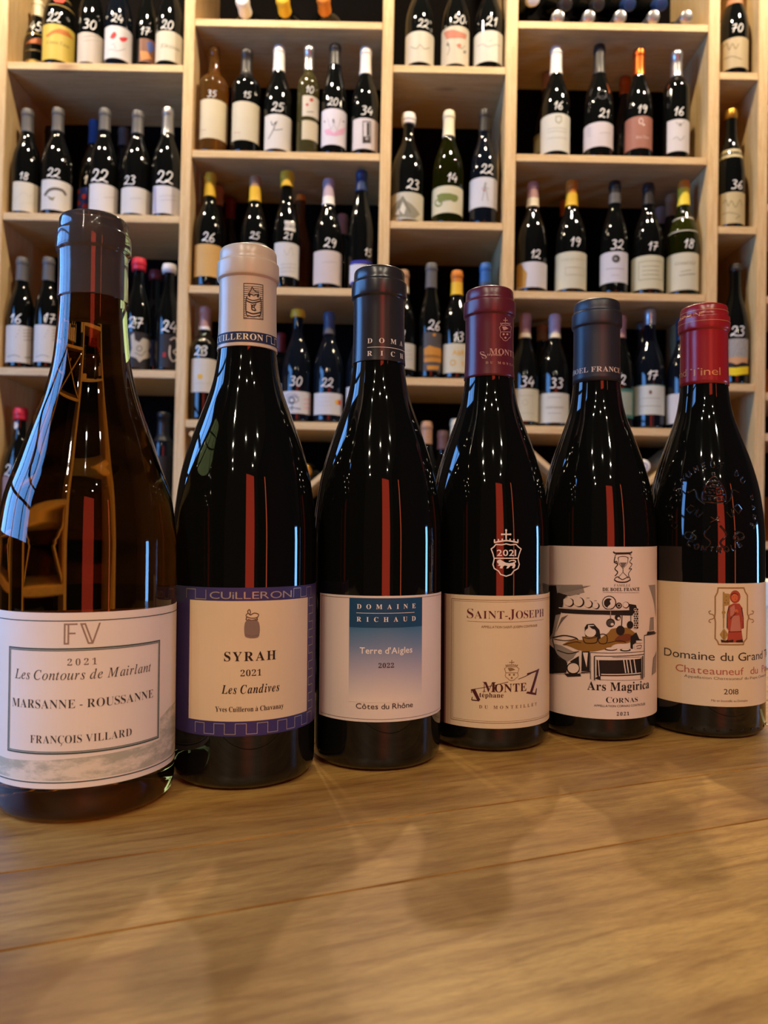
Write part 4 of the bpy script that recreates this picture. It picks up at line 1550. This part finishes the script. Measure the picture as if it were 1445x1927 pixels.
# --- first bay, third shelf
for x, pr, tx_, lb_ in ((38, '16', 29, 'leftmost bottle of third left shelf, priced 16, white label with small grey print'), (92, '17', 93, 'bottle priced 17 with white label, beside the bottle priced 16')):
    shelf_bottle(1, 2, x, 486, 25.5, 'B', 'k', ('grey', 527), (x - 28, x + 28, 612, 682, 'e8e4dc'), lb_, (pr, tx_, 599, 18),
                 [('9b8f8a', 1, tl(x + 6, x + 22, (621, 627, 633, 640), 1.2)), ('6d7a64', 1, [('line', [(x - 24, 672), (x - 12, 668), (x, 672)], 1, True), ('line', [(x + 8, 673), (x + 20, 673)], 1.6)]),
                  ('8a8a86', 1, [('disc', x - 8 + k * 3, 634 - k * 6, .9, None, 6) for k in range(4)])])
shelf_bottle(1, 2, 147, 486, 25, 'B', 'k', ('grey', 527), (122, 172, 612, 682, 'e8e4dc'), 'bottle with grey capsule behind the neck of the leftmost front bottle', None)
shelf_bottle(1, 2, 262, 488, 25, 'B', 'k', ('red', 508, 'wax'), (238, 286, 625, 692, '2c2a2c'), 'red wax topped bottle priced 27 with dark label and pale figure', ('27', 254, 607, 20),
             [('b9b3a4', 1, [('poly', [(246, 632), (252, 626), (254, 640), (262, 644), (268, 636), (280, 640), (286, 650), (278, 660), (284, 672), (270, 676), (262, 682), (256, 674), (244, 670), (248, 656)])]),
              ('5f5850', 2, [('ring', 262, 656, 5, 1.2), ('line', [(254, 664), (266, 670), (274, 660)], 1.2)])])
shelf_bottle(1, 2, 293, 510, 24, 'B', 'k', ('darkred', 525, 'wax'), (282, 312, 640, 690, '232124'), 'dark red wax topped bottle in second row between bottles priced 27 and 24', dy=.20)
shelf_bottle(1, 2, 323, 499, 24, 'B', 'k', ('white', 513, 'wax'), (300, 330, 628, 692, '2c2a2c'), 'white wax topped bottle priced 24 with dark label, right end of third left shelf', ('24', 318, 614, 20),
             [('d0c8b8', 1, [('line', [(320, 640), (330, 636), (333, 655), (326, 662), (334, 672), (325, 680), (319, 668), (320, 650)], 3, True)]), ('a83030', 1, [('poly', [(306, 664), (312, 663), (312, 672), (306, 672)])])])
# --- first bay, fourth shelf
shelf_bottle(1, 3, 34, 768, 29, 'B', 'k', ('red', 790, 'wax'), (4, 60, 897, 966, 'b79a9a'), 'red wax topped bottle priced 25 with faded pink label, bottom left shelf', ('25', 20, 885, 21),
             [('9c7f84', 1, tl(12, 40, (915, 930), 1)), ('e8e2da', 1, [('disc', 29, 800, 5, 7)])])
shelf_bottle(1, 3, 66, 780, 27, 'B', 'k', ('darkred', 800, 'wax'), None, 'dark bottle behind the bottle priced 25, bottom left shelf', dy=.20)
shelf_bottle(1, 3, 120, 775, 27, 'B', 'k', ('black', 812), None, 'dark bottle hidden behind the leftmost front bottle, bottom left shelf', None)
box_o = box('wooden_block', (-.045, -.05, 0), (.045, .05, .046), PINE_H, None, .001, loc=tuple(T @ Vector((SP(300, 950, SY + .06).x, SY + .06, SHELF[1][3] + .0003))), rot=(0, TILT, 0))
tag(box_o, 'plain pine block under the dark bottle at right end of bottom left shelf', 'block')
shelf_bottle(1, SHELF[1][3] + .0465, 308, 777, 19, 'X', 'b', ('black', 830), (290, 325, 858, 918, '1b1a1c'), 'slim black bottle with dark label raised on a pine block', None, neck=.0155)
# --- second bay, top: magnums lying with round capsule ends to the front
# --- second bay, first shelf
shelf_bottle(2, 1, 404, 92, 29, 'X', 'a', ('corked',), (376, 427, 186, 260, 'e3d6b0'), 'clear bottle of amber wine priced 35 with plain cream label', ('35', 398, 176, 12), [('a8917c', 1, tl(378, 388, (245,), 1))])
shelf_bottle(2, 1, 465, 96, 29, 'X', 'k', ('ghost', 138), (437, 495, 191, 264, 'ddd3b4'), 'dark straight shouldered bottle priced 15 with plain cream label', ('15', 465, 178, 12), [('c08a80', 1, tl(440, 452, (250,), 1))])
shelf_bottle(2, 1, 526, 89, 28, 'B', 'k', ('white', 131), (498, 554, 215, 280, 'e2ded6'), 'white capped bottle priced 25 with loose grey initials on its label', ('25', 522, 201, 16),
             [('4c4a48', 1, [('line', [(510, 228), (513, 236), (519, 230), (514, 245), (505, 262)], 1.6, True), ('line', [(522, 228), (515, 244), (532, 243)], 1.3, True)])])
shelf_bottle(2, 1, 582, 90, 21, 'X', 'p', ('silver', 129), [(569, 599, 180, 219, 'ddd2be'), (568, 600, 227, 263, 'd6c8a8', 'lower_label')], 'small pale bottle priced 10 with red dotted label and silver foil', ('10', 583, 168, 13),
             [('b03a34', 1, [('disc', 586, 188, 3.5), ('disc', 578, 197, 2.6)]), ('6d6558', 1, tl(577, 590, (211,), 1.4))], neck=.012)
shelf_bottle(2, 1, 631, 87, 25, 'F', 'k', ('ghost', 120), (605, 652, 204, 272, 'e4e0e8'), 'tall dark flute bottle priced 20 with white label and pink blossom', ('20', 626, 191, 14),
             [('d2a0b8', 1, [('poly', [(610, 246), (618, 242), (628, 250), (640, 243), (650, 240), (646, 254), (630, 256), (614, 254)])]), ('3a3036', 1, [('line', [(627, 224), (628, 232)], 2.4), ('disc', 611, 229, 1.6, None, 6), ('disc', 646, 229, 1.6, None, 6)]),
              ('a09aa8', 1, [('line', [(616, 222), (622, 244), (628, 234), (634, 245), (642, 222)], .8)])])
shelf_bottle(2, 1, 689, 92, 27, 'B', 'k', ('white', 137), (664, 717, 222, 280, 'dcd4d4'), 'white capped bottle priced 34 with black upright stamp on its label', ('34', 690, 208, 16),
             [('2a2626', 1, [('line', [(683, 229), (697, 229), (697, 269), (683, 269)], 1.6, False, True), ('poly', [(690, 231), (695, 231), (695, 256), (690, 256)]), ('poly', [(684, 257), (696, 257), (696, 268), (684, 268)])]), ('dcd4d4', 2, [('ring', 690, 261, 2, 1)])])
# --- second bay, second shelf
shelf_bottle(2, 2, 393, 328, 28, 'B', 'k', ('yellow', 368), (366, 420, 459, 520, 'e3b568'), 'yellow capped bottle priced 26 with amber label, left of the middle shelf', ('26', 392, 446, 17), [('cf9f56', 1, tl(378, 408, (478,), .8))])
shelf_bottle(2, 2, 481, 334, 27, 'B', 'k', ('tan', 377, 'yellow', 350), (453, 508, 457, 528, 'e2dccc'), 'bottle priced 25 with tan and yellow capsule behind the beige front capsule', ('25', 479, 443, 13))
shelf_bottle(2, 2, 541, 325, 26, 'B', 'k', ('yellow', 349, 'wax'), [(516, 567, 456, 520, 'dfdcd6'), (535, 555, 416, 434, 'e6e2da', 'neck_label')], 'yellow wax topped bottle priced 21 with white label and small white shoulder label', ('21', 543, 444, 13),
             [('a8a4a0', 1, tl(528, 556, (498, 505, 512), .8) + [('line', [(534, 470), (540, 480), (548, 466), (552, 482)], .8, True)])])
shelf_bottle(2, 2, 566, 352, 27, 'B', 'a', ('orange', 376), None, 'amber glass bottle in second row behind the yellow wax topped bottle', dy=.20)
shelf_bottle(2, 2, 619, 339, 28, 'B', 'k', ('lilac', 383, 'white', 368), (590, 647, 471, 533, 'dcd0ca'), 'lilac capped bottle priced 29 with off white label', ('29', 621, 457, 17), [('b8aca6', 1, tl(606, 634, (494,), 1.2))])
shelf_bottle(2, 2, 681, 318, 24, 'F', 'k', ('navy', 358), (658, 706, 497, 532, 'e6e4ea'), 'blue capped flute bottle priced 15 with blue edged white label', ('15', 693, 475, 15),
             [('34349c', 1, [('poly', [(660, 492 + 1), (700, 494), (700, 500), (660, 499)]), ('poly', [(660, 531), (700, 531), (700, 537), (660, 537)])])])
shelf_bottle(2, 2, 411, 353, 27, 'B', 'k', ('tan', 385), None, 'tan capped bottle in second row right of the amber labelled bottle', dy=.155)
shelf_bottle(2, 2, 434, 376, 27, 'B', 'k', ('darkred', 410), None, 'dark red capped bottle deep behind the bottles priced 26 and 25', dy=.235)
shelf_bottle(2, 2, 645, 405, 27, 'B', 'k', ('pink', 440), None, 'pink capped short bottle in second row beside bottle priced 29', dy=.23)
# --- second bay, third shelf
shelf_bottle(2, 3, 386, 579, 25, 'X', 'k', ('pink', 620, 'white', 614), (360, 408, 674, 738, 'e2dccc'), 'pink capped bottle priced 23 with yellow square on cream label', ('23', 377, 660, 18),
             [('e0b13c', 1, [('poly', [(372, 704), (381, 704), (381, 713), (372, 713)])]), ('b8b0a0', 1, tl(366, 400, (722,), .8))])
shelf_bottle(2, 3, 561, 584, 29, 'B', 'b', ('yellow', 596, 'wax'), (531, 590, 736, 778, 'e4e2de'), 'yellow wax topped bottle priced 30 with inked eye figure on white label', ('30', 556, 717, 17),
             [('2c3438', 1, [('ring', 549, 753, 5, 2), ('line', [(539, 752), (546, 746), (556, 746), (562, 753), (552, 759), (543, 758), (539, 752)], 1, True), ('line', [(550, 760), (549, 773)], 1.2),
                             ('line', [(538, 772), (548, 767), (566, 770)], 1.3, True)] + [('line', [(549 + 8 * math.cos(a), 750 - 7 * math.sin(a)), (549 + 14 * math.cos(a), 750 - 12 * math.sin(a))], .8) for a in (0.3, .7, 1.1, 1.5, 1.9, 2.3, 2.7)]),
              ('e0a8a8', 1, [('line', [(572, 752), (584, 751)], 2.6), ('line', [(572, 760), (584, 760)], 2.6), ('line', [(572, 768), (584, 768)], 2.6)])])
shelf_bottle(2, 3, 620, 588, 29, 'B', 'b', ('slate', 628, 'grey', 618), (591, 648, 739, 780, 'e4e2de'), 'blue grey capped bottle priced 22 with red and yellow mark on white label', ('22', 615, 720, 16),
             [('d04a34', 1, [('poly', [(636, 752), (642, 754), (640, 764), (635, 760)])]), ('e0b13c', 1, [('poly', [(630, 754), (636, 752), (636, 762), (631, 760)])]), ('c0bcb8', 1, tl(600, 624, (748, 756, 764), .7))])
shelf_bottle(2, 3, 528, 628, 26, 'B', 'k', ('darkred', 662), (505, 531, 722, 780, 'ded8cc'), 'red capped bottle in second row left of the eye label bottle', dy=.15)
shelf_bottle(2, 3, 680, 590, 28, 'B', 'b', ('black', 630), (651, 708, 727, 780, 'e4e2de'), 'bottle with white label mostly hidden behind charcoal capsuled front bottle', None)
# --- third bay
shelf_bottle(3, 0, 790, None, 28, 'B', 'k', ('black', -50), (762, 819, 58, 116, 'ddd5bd'), 'bottle priced 22 with cream script label, left on narrow top shelf', ('22', 796, 44, 15), [('8d8672', 1, [('line', [(773, 88), (784, 92), (790, 84), (798, 92), (808, 90)], 1.2, True)])])
shelf_bottle(3, 0, 857, None, 27, 'B', 'k', ('black', -50), (831, 884, 48, 119, 'd8cbb0'), 'bottle priced 50 with red and grey drawing on cream label', ('50', 864, 35, 16),
             [('b8745c', 1, [('poly', [(835, 62), (850, 56), (866, 60), (878, 66), (876, 74), (856, 72), (840, 74)])]), ('7a7468', 1, [('line', [(842, 78), (846, 92), (842, 104)], 1.4, True), ('disc', 843, 84, 3), ('line', [(858, 84), (868, 92), (874, 86)], 1.2, True), ('disc', 874, 98, 3)]),
              ('b86a50', 1, [('disc', 864, 86, 4)])])
shelf_bottle(3, 0, 920, None, 29, 'B', 'k', ('black', -50), (891, 949, 57, 115, 'dedac8'), 'bottle priced 21 with pale script label, right on narrow top shelf', ('21', 926, 40, 17), [('9a958a', 1, [('line', [(898, 88), (908, 83), (918, 88), (932, 84), (942, 88)], 1.0, True), ('line', [(921, 78), (926, 75)], 1)])])
shelf_bottle(3, 1, 767, 216, 32, 'B', 'k', ('white', 231, 'wax'), (735, 798, 361, 412, 'd3cdb4'), 'white wax topped bottle priced 23 with mountain drawing label', ('23', 777, 347, 18),
             [('8a8670', 1, [('poly', [(736, 398), (744, 382), (752, 376), (758, 368), (764, 378), (774, 384), (790, 404), (780, 411), (738, 411)])]), ('d3cdb4', 2, [('poly', [(752, 396), (758, 380), (764, 392), (760, 404)]), ('poly', [(744, 404), (750, 392), (752, 404)])]),
              ('5e5a48', 3, [('line', [(746, 400), (752, 384), (758, 370), (764, 384), (772, 400)], .9)])])
shelf_bottle(3, 1, 845, 211, 30, 'B', 'o', ('cream', 254), (814, 874, 349, 400, 'ddd6b4'), 'cream capped bottle priced 14 with green tractor on its label', ('14', 851, 334, 17),
             [('6d7838', 1, [('poly', [(822, 368), (830, 364), (848, 364), (858, 368), (856, 378), (840, 376), (826, 382)]), ('ring', 825, 382, 6, 3), ('disc', 855, 373, 7)]), ('8a8a70', 1, [('line', [(825, 382), (855, 376)], 1.5)])])
shelf_bottle(3, 1, 912, 209, 27, 'B', 'b', ('ghost', 246), (886, 938, 333, 389, 'dcdde0'), 'bottle priced 22 with thin standing figure on bluish white label', ('22', 916, 318, 17),
             [('8a8e88', 1, [('line', [(914, 343), (912, 352)], 3), ('line', [(912, 352), (910, 364), (907, 378)], 1.3), ('line', [(913, 352), (916, 364), (918, 378)], 1.3), ('line', [(906, 356), (912, 352), (920, 356)], 1.0)]), ('b06a50', 2, [('disc', 911, 358, 2)])])
shelf_bottle(3, 2, 757, 510, 27, 'B', 'k', ('tan', 550, 'cream', 538), (730, 781, 645, 693, 'dedacb'), 'tan capped bottle priced 19 with pale green grey label, partly hidden by front bottle', ('19', 752, 628, 17), [('a8a898', 1, tl(758, 776, (660, 668, 676), .8))])
shelf_bottle(3, 2, 812, 497, 22, 'B', 'k', ('grey', 541), (797, 832, 625, 698, '5a5550'), 'grey capped bottle priced 26 with orange hill label', ('26', 817, 612, 18),
             [('c98a34', 1, [('poly', [(798, 656), (808, 650), (816, 653), (830, 658), (830, 684), (798, 682)]), ('poly', [(803, 688), (826, 689), (824, 696), (804, 696)]), ('disc', 817, 630, 3)]), ('9a6a2e', 2, [('poly', [(798, 668), (830, 672), (830, 676), (798, 674)])])])
shelf_bottle(3, 2, 860, 511, 28, 'B', 'k', ('orange', 554, 'yellow', 530), (833, 889, 646, 701, 'e4dcb8'), 'orange and yellow capped bottle priced 13 with scrawled yellow letters on cream label', ('13', 863, 634, 17),
             [('dba63a', 1, [('text', 'AbR', 'bold', (862, 668), 10, 851, 874), ('text', 'Ot', 'bold', (861, 688), 11, 846, 873)])], dy=.05)
shelf_bottle(3, 2, 914, 497, 25, 'B', 'k', ('blue', 539, 'slate', 530), (888, 941, 650, 700, 'dedacb'), 'blue capped bottle behind the burgundy capsuled front bottle', None)
shelf_bottle(3, 3, 803, 794, 26, 'B', 'k', ('tan', 835), None, 'tan capped bottle on lowest visible shelf of narrow middle bay', None)
shelf_bottle(3, 3, 833, 811, 25, 'B', 'k', ('pink', 845), None, 'pink capped bottle set back on lowest shelf of narrow middle bay', dy=.16)
shelf_bottle(3, 3, 858, 789, 27, 'B', 'k', ('cream', 835), None, 'cream capped bottle right on lowest visible shelf of narrow middle bay', None)
# --- fourth bay
shelf_bottle(4, 1, 1047, 91, 28, 'B', 'k', ('white', 135), (1020, 1075, 213, 283, 'dedccf'), 'white capped bottle priced 16 with crest on white label', ('16', 1051, 198, 15),
             [('8a8668', 1, [('line', [(1046, 219), (1056, 219), (1056, 228), (1051, 232), (1046, 228)], 1.4, False, True)]), ('a8a69a', 1, tl(1030, 1066, (244, 250, 262), .7))])
shelf_bottle(4, 1, 1128, 87, 28, 'B', 'k', ('ghost', 136), (1101, 1157, 229, 275, 'ddd4d6'), 'black capped embossed bottle priced 21 with pinkish white label', ('21', 1138, 213, 16), [('a8a0a4', 1, tl(1128, 1148, (251,), 1.2) + tl(1105, 1113, (241, 246, 251, 256), .8)), ('3c3c40', 1, [('ring', 1133, 178, 8, 1.2), ('line', [(1116, 190), (1124, 182), (1142, 182), (1148, 190)], 1)])])
shelf_bottle(4, 1, 1203, 95, 26, 'B', 'k', ('copper', 138), (1178, 1230, 218, 278, 'a9705e'), 'copper capped bottle priced 19 with terracotta pink label', ('19', 1209, 205, 15), [('e0c8bc', 1, [('ring', 1206, 228, 3.5, 1.4, 5.5), ('disc', 1211, 235, 2), ('text', 'Mas Tura', 'ital', (1209, 260), 5, 1196, 1221)])])
shelf_bottle(4, 1, 1273, 99, 25, 'X', 'k', ('silver', 141), (1255, 1298, 224, 284, 'dfdad8'), 'silver capped bottle priced 16 with white label and ink signature', ('16', 1278, 209, 16),
             [('8a8680', 1, [('line', [(1266, 262), (1274, 258), (1280, 264), (1288, 256)], .9, True), ('disc', 1280, 234, 2.4), ('line', [(1272, 230), (1280, 238), (1288, 228)], .8)])])
shelf_bottle(4, 1, 1176, 140, 26, 'B', 'k', ('copper', 175), None, 'copper capped bottle in second row left of terracotta labelled bottle', dy=.21)
shelf_bottle(4, 1, 1030, 130, 26, 'B', 'k', ('pink', 165), (1004, 1030, 250, 286, '8a8060'), 'pinkish capped bottle in second row behind bottle with crest label', dy=.20)
shelf_bottle(4, 2, 1003, 345, 29, 'B', 'k', ('pink', 387, 'cream', 371), (972, 1032, 492, 540, 'dfdad8'), 'pink and cream capped bottle priced 12 with gold wedge on white label', ('12', 1008, 478, 16),
             [('b98f3e', 1, [('poly', [(973, 500), (980, 497), (992, 514), (989, 541), (973, 542)])])])
shelf_bottle(4, 2, 1076, 342, 30, 'B', 'k', ('orange', 386, 'yellow', 362), (1046, 1108, 473, 542, 'ddd8ba'), 'orange and yellow capped bottle priced 19 with tall cream label', ('19', 1083, 455, 17),
             [('a8a488', 1, [('line', [(1064, 504), (1099, 506), (1099, 520), (1064, 518)], .8, False, True), ('text', 'Cote de la Cro', 'ital', (1078, 489), 5, 1056, 1100)])])
shelf_bottle(4, 2, 1157, 343, 26, 'B', 'k', ('black', 381, 'grey', 362), (1131, 1183, 473, 531, 'dfdce0'), 'black and grey capped bottle priced 32 with black seal on white label', ('32', 1161, 460, 17),
             [('33302e', 1, [('disc', 1159, 487, 7.5)]), ('8a8680', 2, [('disc', 1158, 487, 3.5)]), ('a09ca0', 1, tl(1140, 1174, (507,), 1.4) + tl(1150, 1166, (518,), .8))])
shelf_bottle(4, 2, 1220, 347, 30, 'B', 'k', ('ghost', 384), (1190, 1252, 480, 543, 'ddd8b4'), 'clear capped dark bottle priced 17 with framed cream label', ('17', 1229, 463, 16),
             [('8f8a6a', 1, [('line', [(1202, 494), (1246, 494), (1246, 528), (1202, 528)], .8, False, True)] + tl(1208, 1240, (502, 510, 518), .9))])
shelf_bottle(4, 2, 1288, 342, 30, 'B', 'o', ('orange', 385, 'lemon', 352), [(1257, 1319, 475, 545, 'ded9bb'), (1262, 1314, 408, 434, 'e2dccb', 'neck_label')], 'bright yellow capped olive bottle priced 18 with white shoulder band and cream label', ('18', 1297, 458, 17),
             [('8f8a6a', 1, [('text', 'Grand Gil', 'ital', (1288, 497), 6, 1270, 1308), ('line', [(1280, 512), (1300, 508)], 1), ('line', [(1278, 519), (1308, 516)], 1.4)])])
shelf_bottle(4, 2, 1264, 368, 27, 'B', 'k', ('tan', 405), None, 'tan capped bottle in second row left of the bright yellow capped bottle', dy=.155)
shelf_bottle(4, 2, 1064, 366, 26, 'B', 'k', ('orange', 405), None, 'orange capped bottle in second row left of bottle priced 19', dy=.21)
shelf_bottle(4, 2, 1247, 390, 26, 'B', 'k', ('pink', 420), None, 'pinkish capped bottle deepest in the row behind bottle priced 17', dy=.245)
shelf_bottle(4, 3, 988, 592, 28, 'B', 'k', ('pink', 635, 'cream', 626), (960, 1014, 731, 792, 'ddd5b2'), 'pink and cream capped bottle priced 34 with cream label', ('34', 992, 718, 19), [('a8a284', 1, [('ring', 988, 757, 5, .9)] + tl(974, 1004, (745, 778), .7))])
shelf_bottle(4, 3, 1044, 593, 29, 'B', 'k', ('lilac', 635, 'cream', 626), (1014, 1072, 739, 795, 'dedbc8'), 'lilac and cream capped bottle priced 33 with pale label', ('33', 1047, 721, 18), [('8f8c7c', 1, [('text', 'SAINT JOSEPH', 'serif', (1043, 768), 3.5, 1027, 1060)] + tl(1030, 1056, (748, 778), .7))])
shelf_bottle(4, 3, 1167, 595, 27, 'B', 'k', ('pink', 635), [(1140, 1193, 731, 786, '3f7a68'), (1142, 1189, 737, 780, 'ddd8bd', 'label_field')], 'pink capped bottle priced 12 with green bordered cream label', ('12', 1167, 715, 17), [('6a4a3a', 2, [('disc', 1163, 748, 3)]), ('a8a284', 2, tl(1155, 1184, (757, 768), .8))], dy=.05)
shelf_bottle(4, 3, 1223, 572, 29, 'B', 'b', ('silver', 610), (1194, 1252, 725, 780, 'd8dcd0'), 'white capped bottle priced 17 with pale label edged green', ('17', 1228, 706, 17), [('5d8c7c', 1, tl(1194, 1251, (728,), 1)), ('6a4a3a', 1, [('disc', 1224, 738, 2.8, 4)]), ('a09c88', 1, tl(1208, 1242, (750,), 1) + tl(1204, 1244, (765,), 1.2))], dy=.06)
shelf_bottle(4, 3, 1284, 600, 28, 'B', 'b', ('navy', 640), [(1256, 1312, 740, 796, 'dcdad8')], 'bottle with white label half hidden behind the red capsuled front bottle', None)
shelf_bottle(4, 3, 1208, 585, 26, 'B', 'k', ('grey', 618), None, 'grey capped bottle in second row behind the white capped bottle priced 17', dy=.20)
shelf_bottle(4, 3, 1020, 612, 26, 'B', 'k', ('tan', 640), None, 'tan capped bottle in second row between bottles priced 34 and 33', dy=.20)
# --- fifth bay
shelf_bottle(5, 0, 1381, None, 26, 'B', 'k', ('gold', -50), [(1355, 1408, 70, 127, 'c9b48a'), (1358, 1400, -8, 6, 'b9805c', 'neck_label')], 'bottle priced 70 with aged parchment label, top of the narrow right bay', ('70', 1387, 52, 15),
             [('8a7a50', 1, [('line', [(1362, 88), (1368, 82), (1372, 94), (1378, 82), (1384, 92), (1390, 82)], 1.6, True), ('line', [(1362, 112), (1378, 106), (1396, 112)], 1.4, True)])], dy=.04)
shelf_bottle(5, 1, 1376, 177, 26, 'B', 'k', ('gold', 221), [(1350, 1403, 361, 420, 'd3c08e'), (1355, 1397, 280, 295, 'd8c898', 'neck_label')], 'gold capped bottle priced 36 with parchment label and wavy neck label', ('36', 1387, 347, 16),
             [('94885a', 1, [('line', [(1360, 384), (1366, 376), (1370, 388), (1376, 378), (1384, 390), (1392, 376), (1396, 388)], 1.6, True), ('line', [(1358, 404), (1372, 400), (1390, 404)], 1.2, True), ('line', [(1384, 412), (1392, 406)], 1.8)])], dy=.04)
shelf_bottle(5, 2, 1384, 470, 25, 'B', 'k', ('ghost', 508), [(1358, 1408, 637, 706, '1a1815'), (1358, 1408, 637, 674, 'e2dfd4', 'label_field')], 'clear capped bottle priced 23 with white, landscape and yellow banded label', ('23', 1388, 623, 18),
             [('e6cc1c', 1, [('poly', [(1362, 692), (1384, 692), (1408, 690), (1408, 704), (1384, 707), (1362, 706)])]), ('c99a6c', 1, [('poly', [(1362, 675), (1407, 674), (1406, 684), (1396, 682), (1386, 686), (1374, 682), (1362, 684)])]), ('b0aca2', 2, [('ring', 1366, 650, 3, .8), ('ring', 1392, 650, 3.5, .8)] + tl(1386, 1402, (661,), 1.4))], dy=.045)


# --- bottles lying down, capsule ends to the front
def lying_bottle(px_, py_, tilt_deg, z_axis_front, capc, desc, rb=.041, neck=.0148, L=.30, y0=.012, dot=None):
    p = SP(px_, py_, SY + y0)
    root = empty('lying_wine_bottle', T @ Vector((p.x, SY + y0, z_axis_front if z_axis_front else p.z)), (0, TILT, 0))
    root.rotation_euler = (T.to_3x3() @ Matrix.Rotation(radians(90 + tilt_deg), 3, 'X')).to_euler()
    tag(root, desc, 'bottle', 'wine bottles lying on the shelves')
    pr = prof_burgundy(L, rb, neck)
    root.location = (T @ Vector((p.x, SY + y0, p.z)))
    # local z runs from the foot (inside the shelf) to the capsule end (front)
    R = T.to_3x3() @ Matrix.Rotation(radians(90 + tilt_deg), 3, 'X')
    root.location = Vector(root.location) - R @ Vector((0, 0, L))
    b = Bottle(root, pr, Matrix.Translation(root.location) @ R.to_4x4(), 36)
    glass_body(b, GLASS)
    capsule(b, L - .055, caploft(capc), .0004)
    if dot:
        lathe('capsule_ring_print', [(L + .0011, .006), (L + .0013, .006), (L + .0013, .010), (L + .0011, .010)], ink(dot), root, 24)
    return root


for x, y, c, d in ((455, -2, 'white', 'magnum lying on the top shelf with white capsule end'), (531, -4, 'yellow', 'magnum lying with yellow capsule end, middle of the top shelf'),
                   (608, -6, 'orange', 'magnum lying with orange yellow capsule end, right of the top shelf')):
    lying_bottle(x, y, 0, None, c, d, rb=.052, neck=.0165, L=.28, y0=.004)
for k, x in enumerate((1051, 1109, 1168, 1231, 1293)):
    lying_bottle(x, 29.5, 9.6, None, 'silver', 'lying bottle with silver capsule end, %s in upper right row' % ('leftmost', 'second from left', 'middle one', 'second from right', 'rightmost')[k], rb=.038, L=.27)
for k, (x, c) in enumerate(((1005, 'white'), (1066, 'ghost'), (1127, 'ghost'), (1186, 'navy'), (1246, 'navy'))):
    lying_bottle(x, 8 if k else -2, 32, None, c, '%s, over the silver row' % ('lying bottle with pale capsule end at the far left', 'dark capped lying bottle, second from left', 'lying bottle with dark capsule end in the middle',
                 'blue capped lying bottle, second from right', 'blue capped lying bottle at the right')[k], rb=.038, L=.28, y0=.012)
lying_bottle(572, 885, 0, None, 'gold', 'bottle lying in left diamond rack with gold capsule end', rb=.034, L=.275, neck=.0165, dot='d8d4cc')
lying_bottle(1212, 877, 0, None, 'white', 'bottle lying in right diamond rack with white capsule end and grey blue ring', rb=.033, L=.275, neck=.0165, dot='8f9cb4')

# ------------------------------------------------------------------ small things at the right edge
cb_ = empty('carton', (.412, .765, .0003), (0, 0, radians(12)))
tag(cb_, 'cream carton on the counter behind the red capsuled bottle, right edge', 'box')
cm = mat('carton_board', 'd9c9a0', 0.7)
box('carton_body', (-.03, -.05, 0), (.05, .05, .083), cm, cb_, .001)
box('carton_lid', (-.0315, -.0515, .062), (.0515, .0515, .086), mat('carton_lid_board', 'e6dcc0', 0.7), cb_, .001)
pp = obj_from('paper_slip', [(0, 0, 0), (.05, -.004, .0004), (.052, -.018, .0004), (.012, -.012, 0), (0, 0, .0003), (.05, -.004, .0007), (.052, -.018, .0007), (.012, -.012, .0003)],
              [(3, 2, 1, 0), (4, 5, 6, 7), (0, 1, 5, 4), (1, 2, 6, 5), (2, 3, 7, 6), (3, 0, 4, 7)], mat('slip_paper', 'e0d8a8', 0.6))
pp.location = (.2685, .546, .0004)
tag(pp, 'cream paper slip on the counter by the rightmost bottle', 'paper')
for z, h, c, d in ((.5205, .07, 'c9863a', 'orange brown box on a shelf at the right edge of the picture'), (.1205, .12, 'a8682c', 'brown box on the low shelf at the right edge')):
    o = box('box', (-.06, -.06, 0), (.06, .06, h), mat('card_' + c, c, .6), None, .001, loc=tuple(T @ Vector((1.11, SY + .075, z))), rot=(0, TILT, 0))
    tag(o, d, 'box')

for i, A in enumerate(BG):
    for B in BG[i + 1:]:
        if abs(A[4] - B[4]) < .05:
            dd = sqrt((A[1] - B[1]) ** 2 + (A[2] - B[2]) ** 2)
            if dd < A[3] + B[3]:
                print('CLOSE %.3f < %.3f | %s | %s' % (dd, A[3] + B[3], A[0][:40], B[0][:40]))
for d, x, y, r, z in BG:
    for a, b_ in ST:
        if x - r < b_ and x + r > a:
            print('UPRIGHT', d[:50], round(x, 3), a, b_)
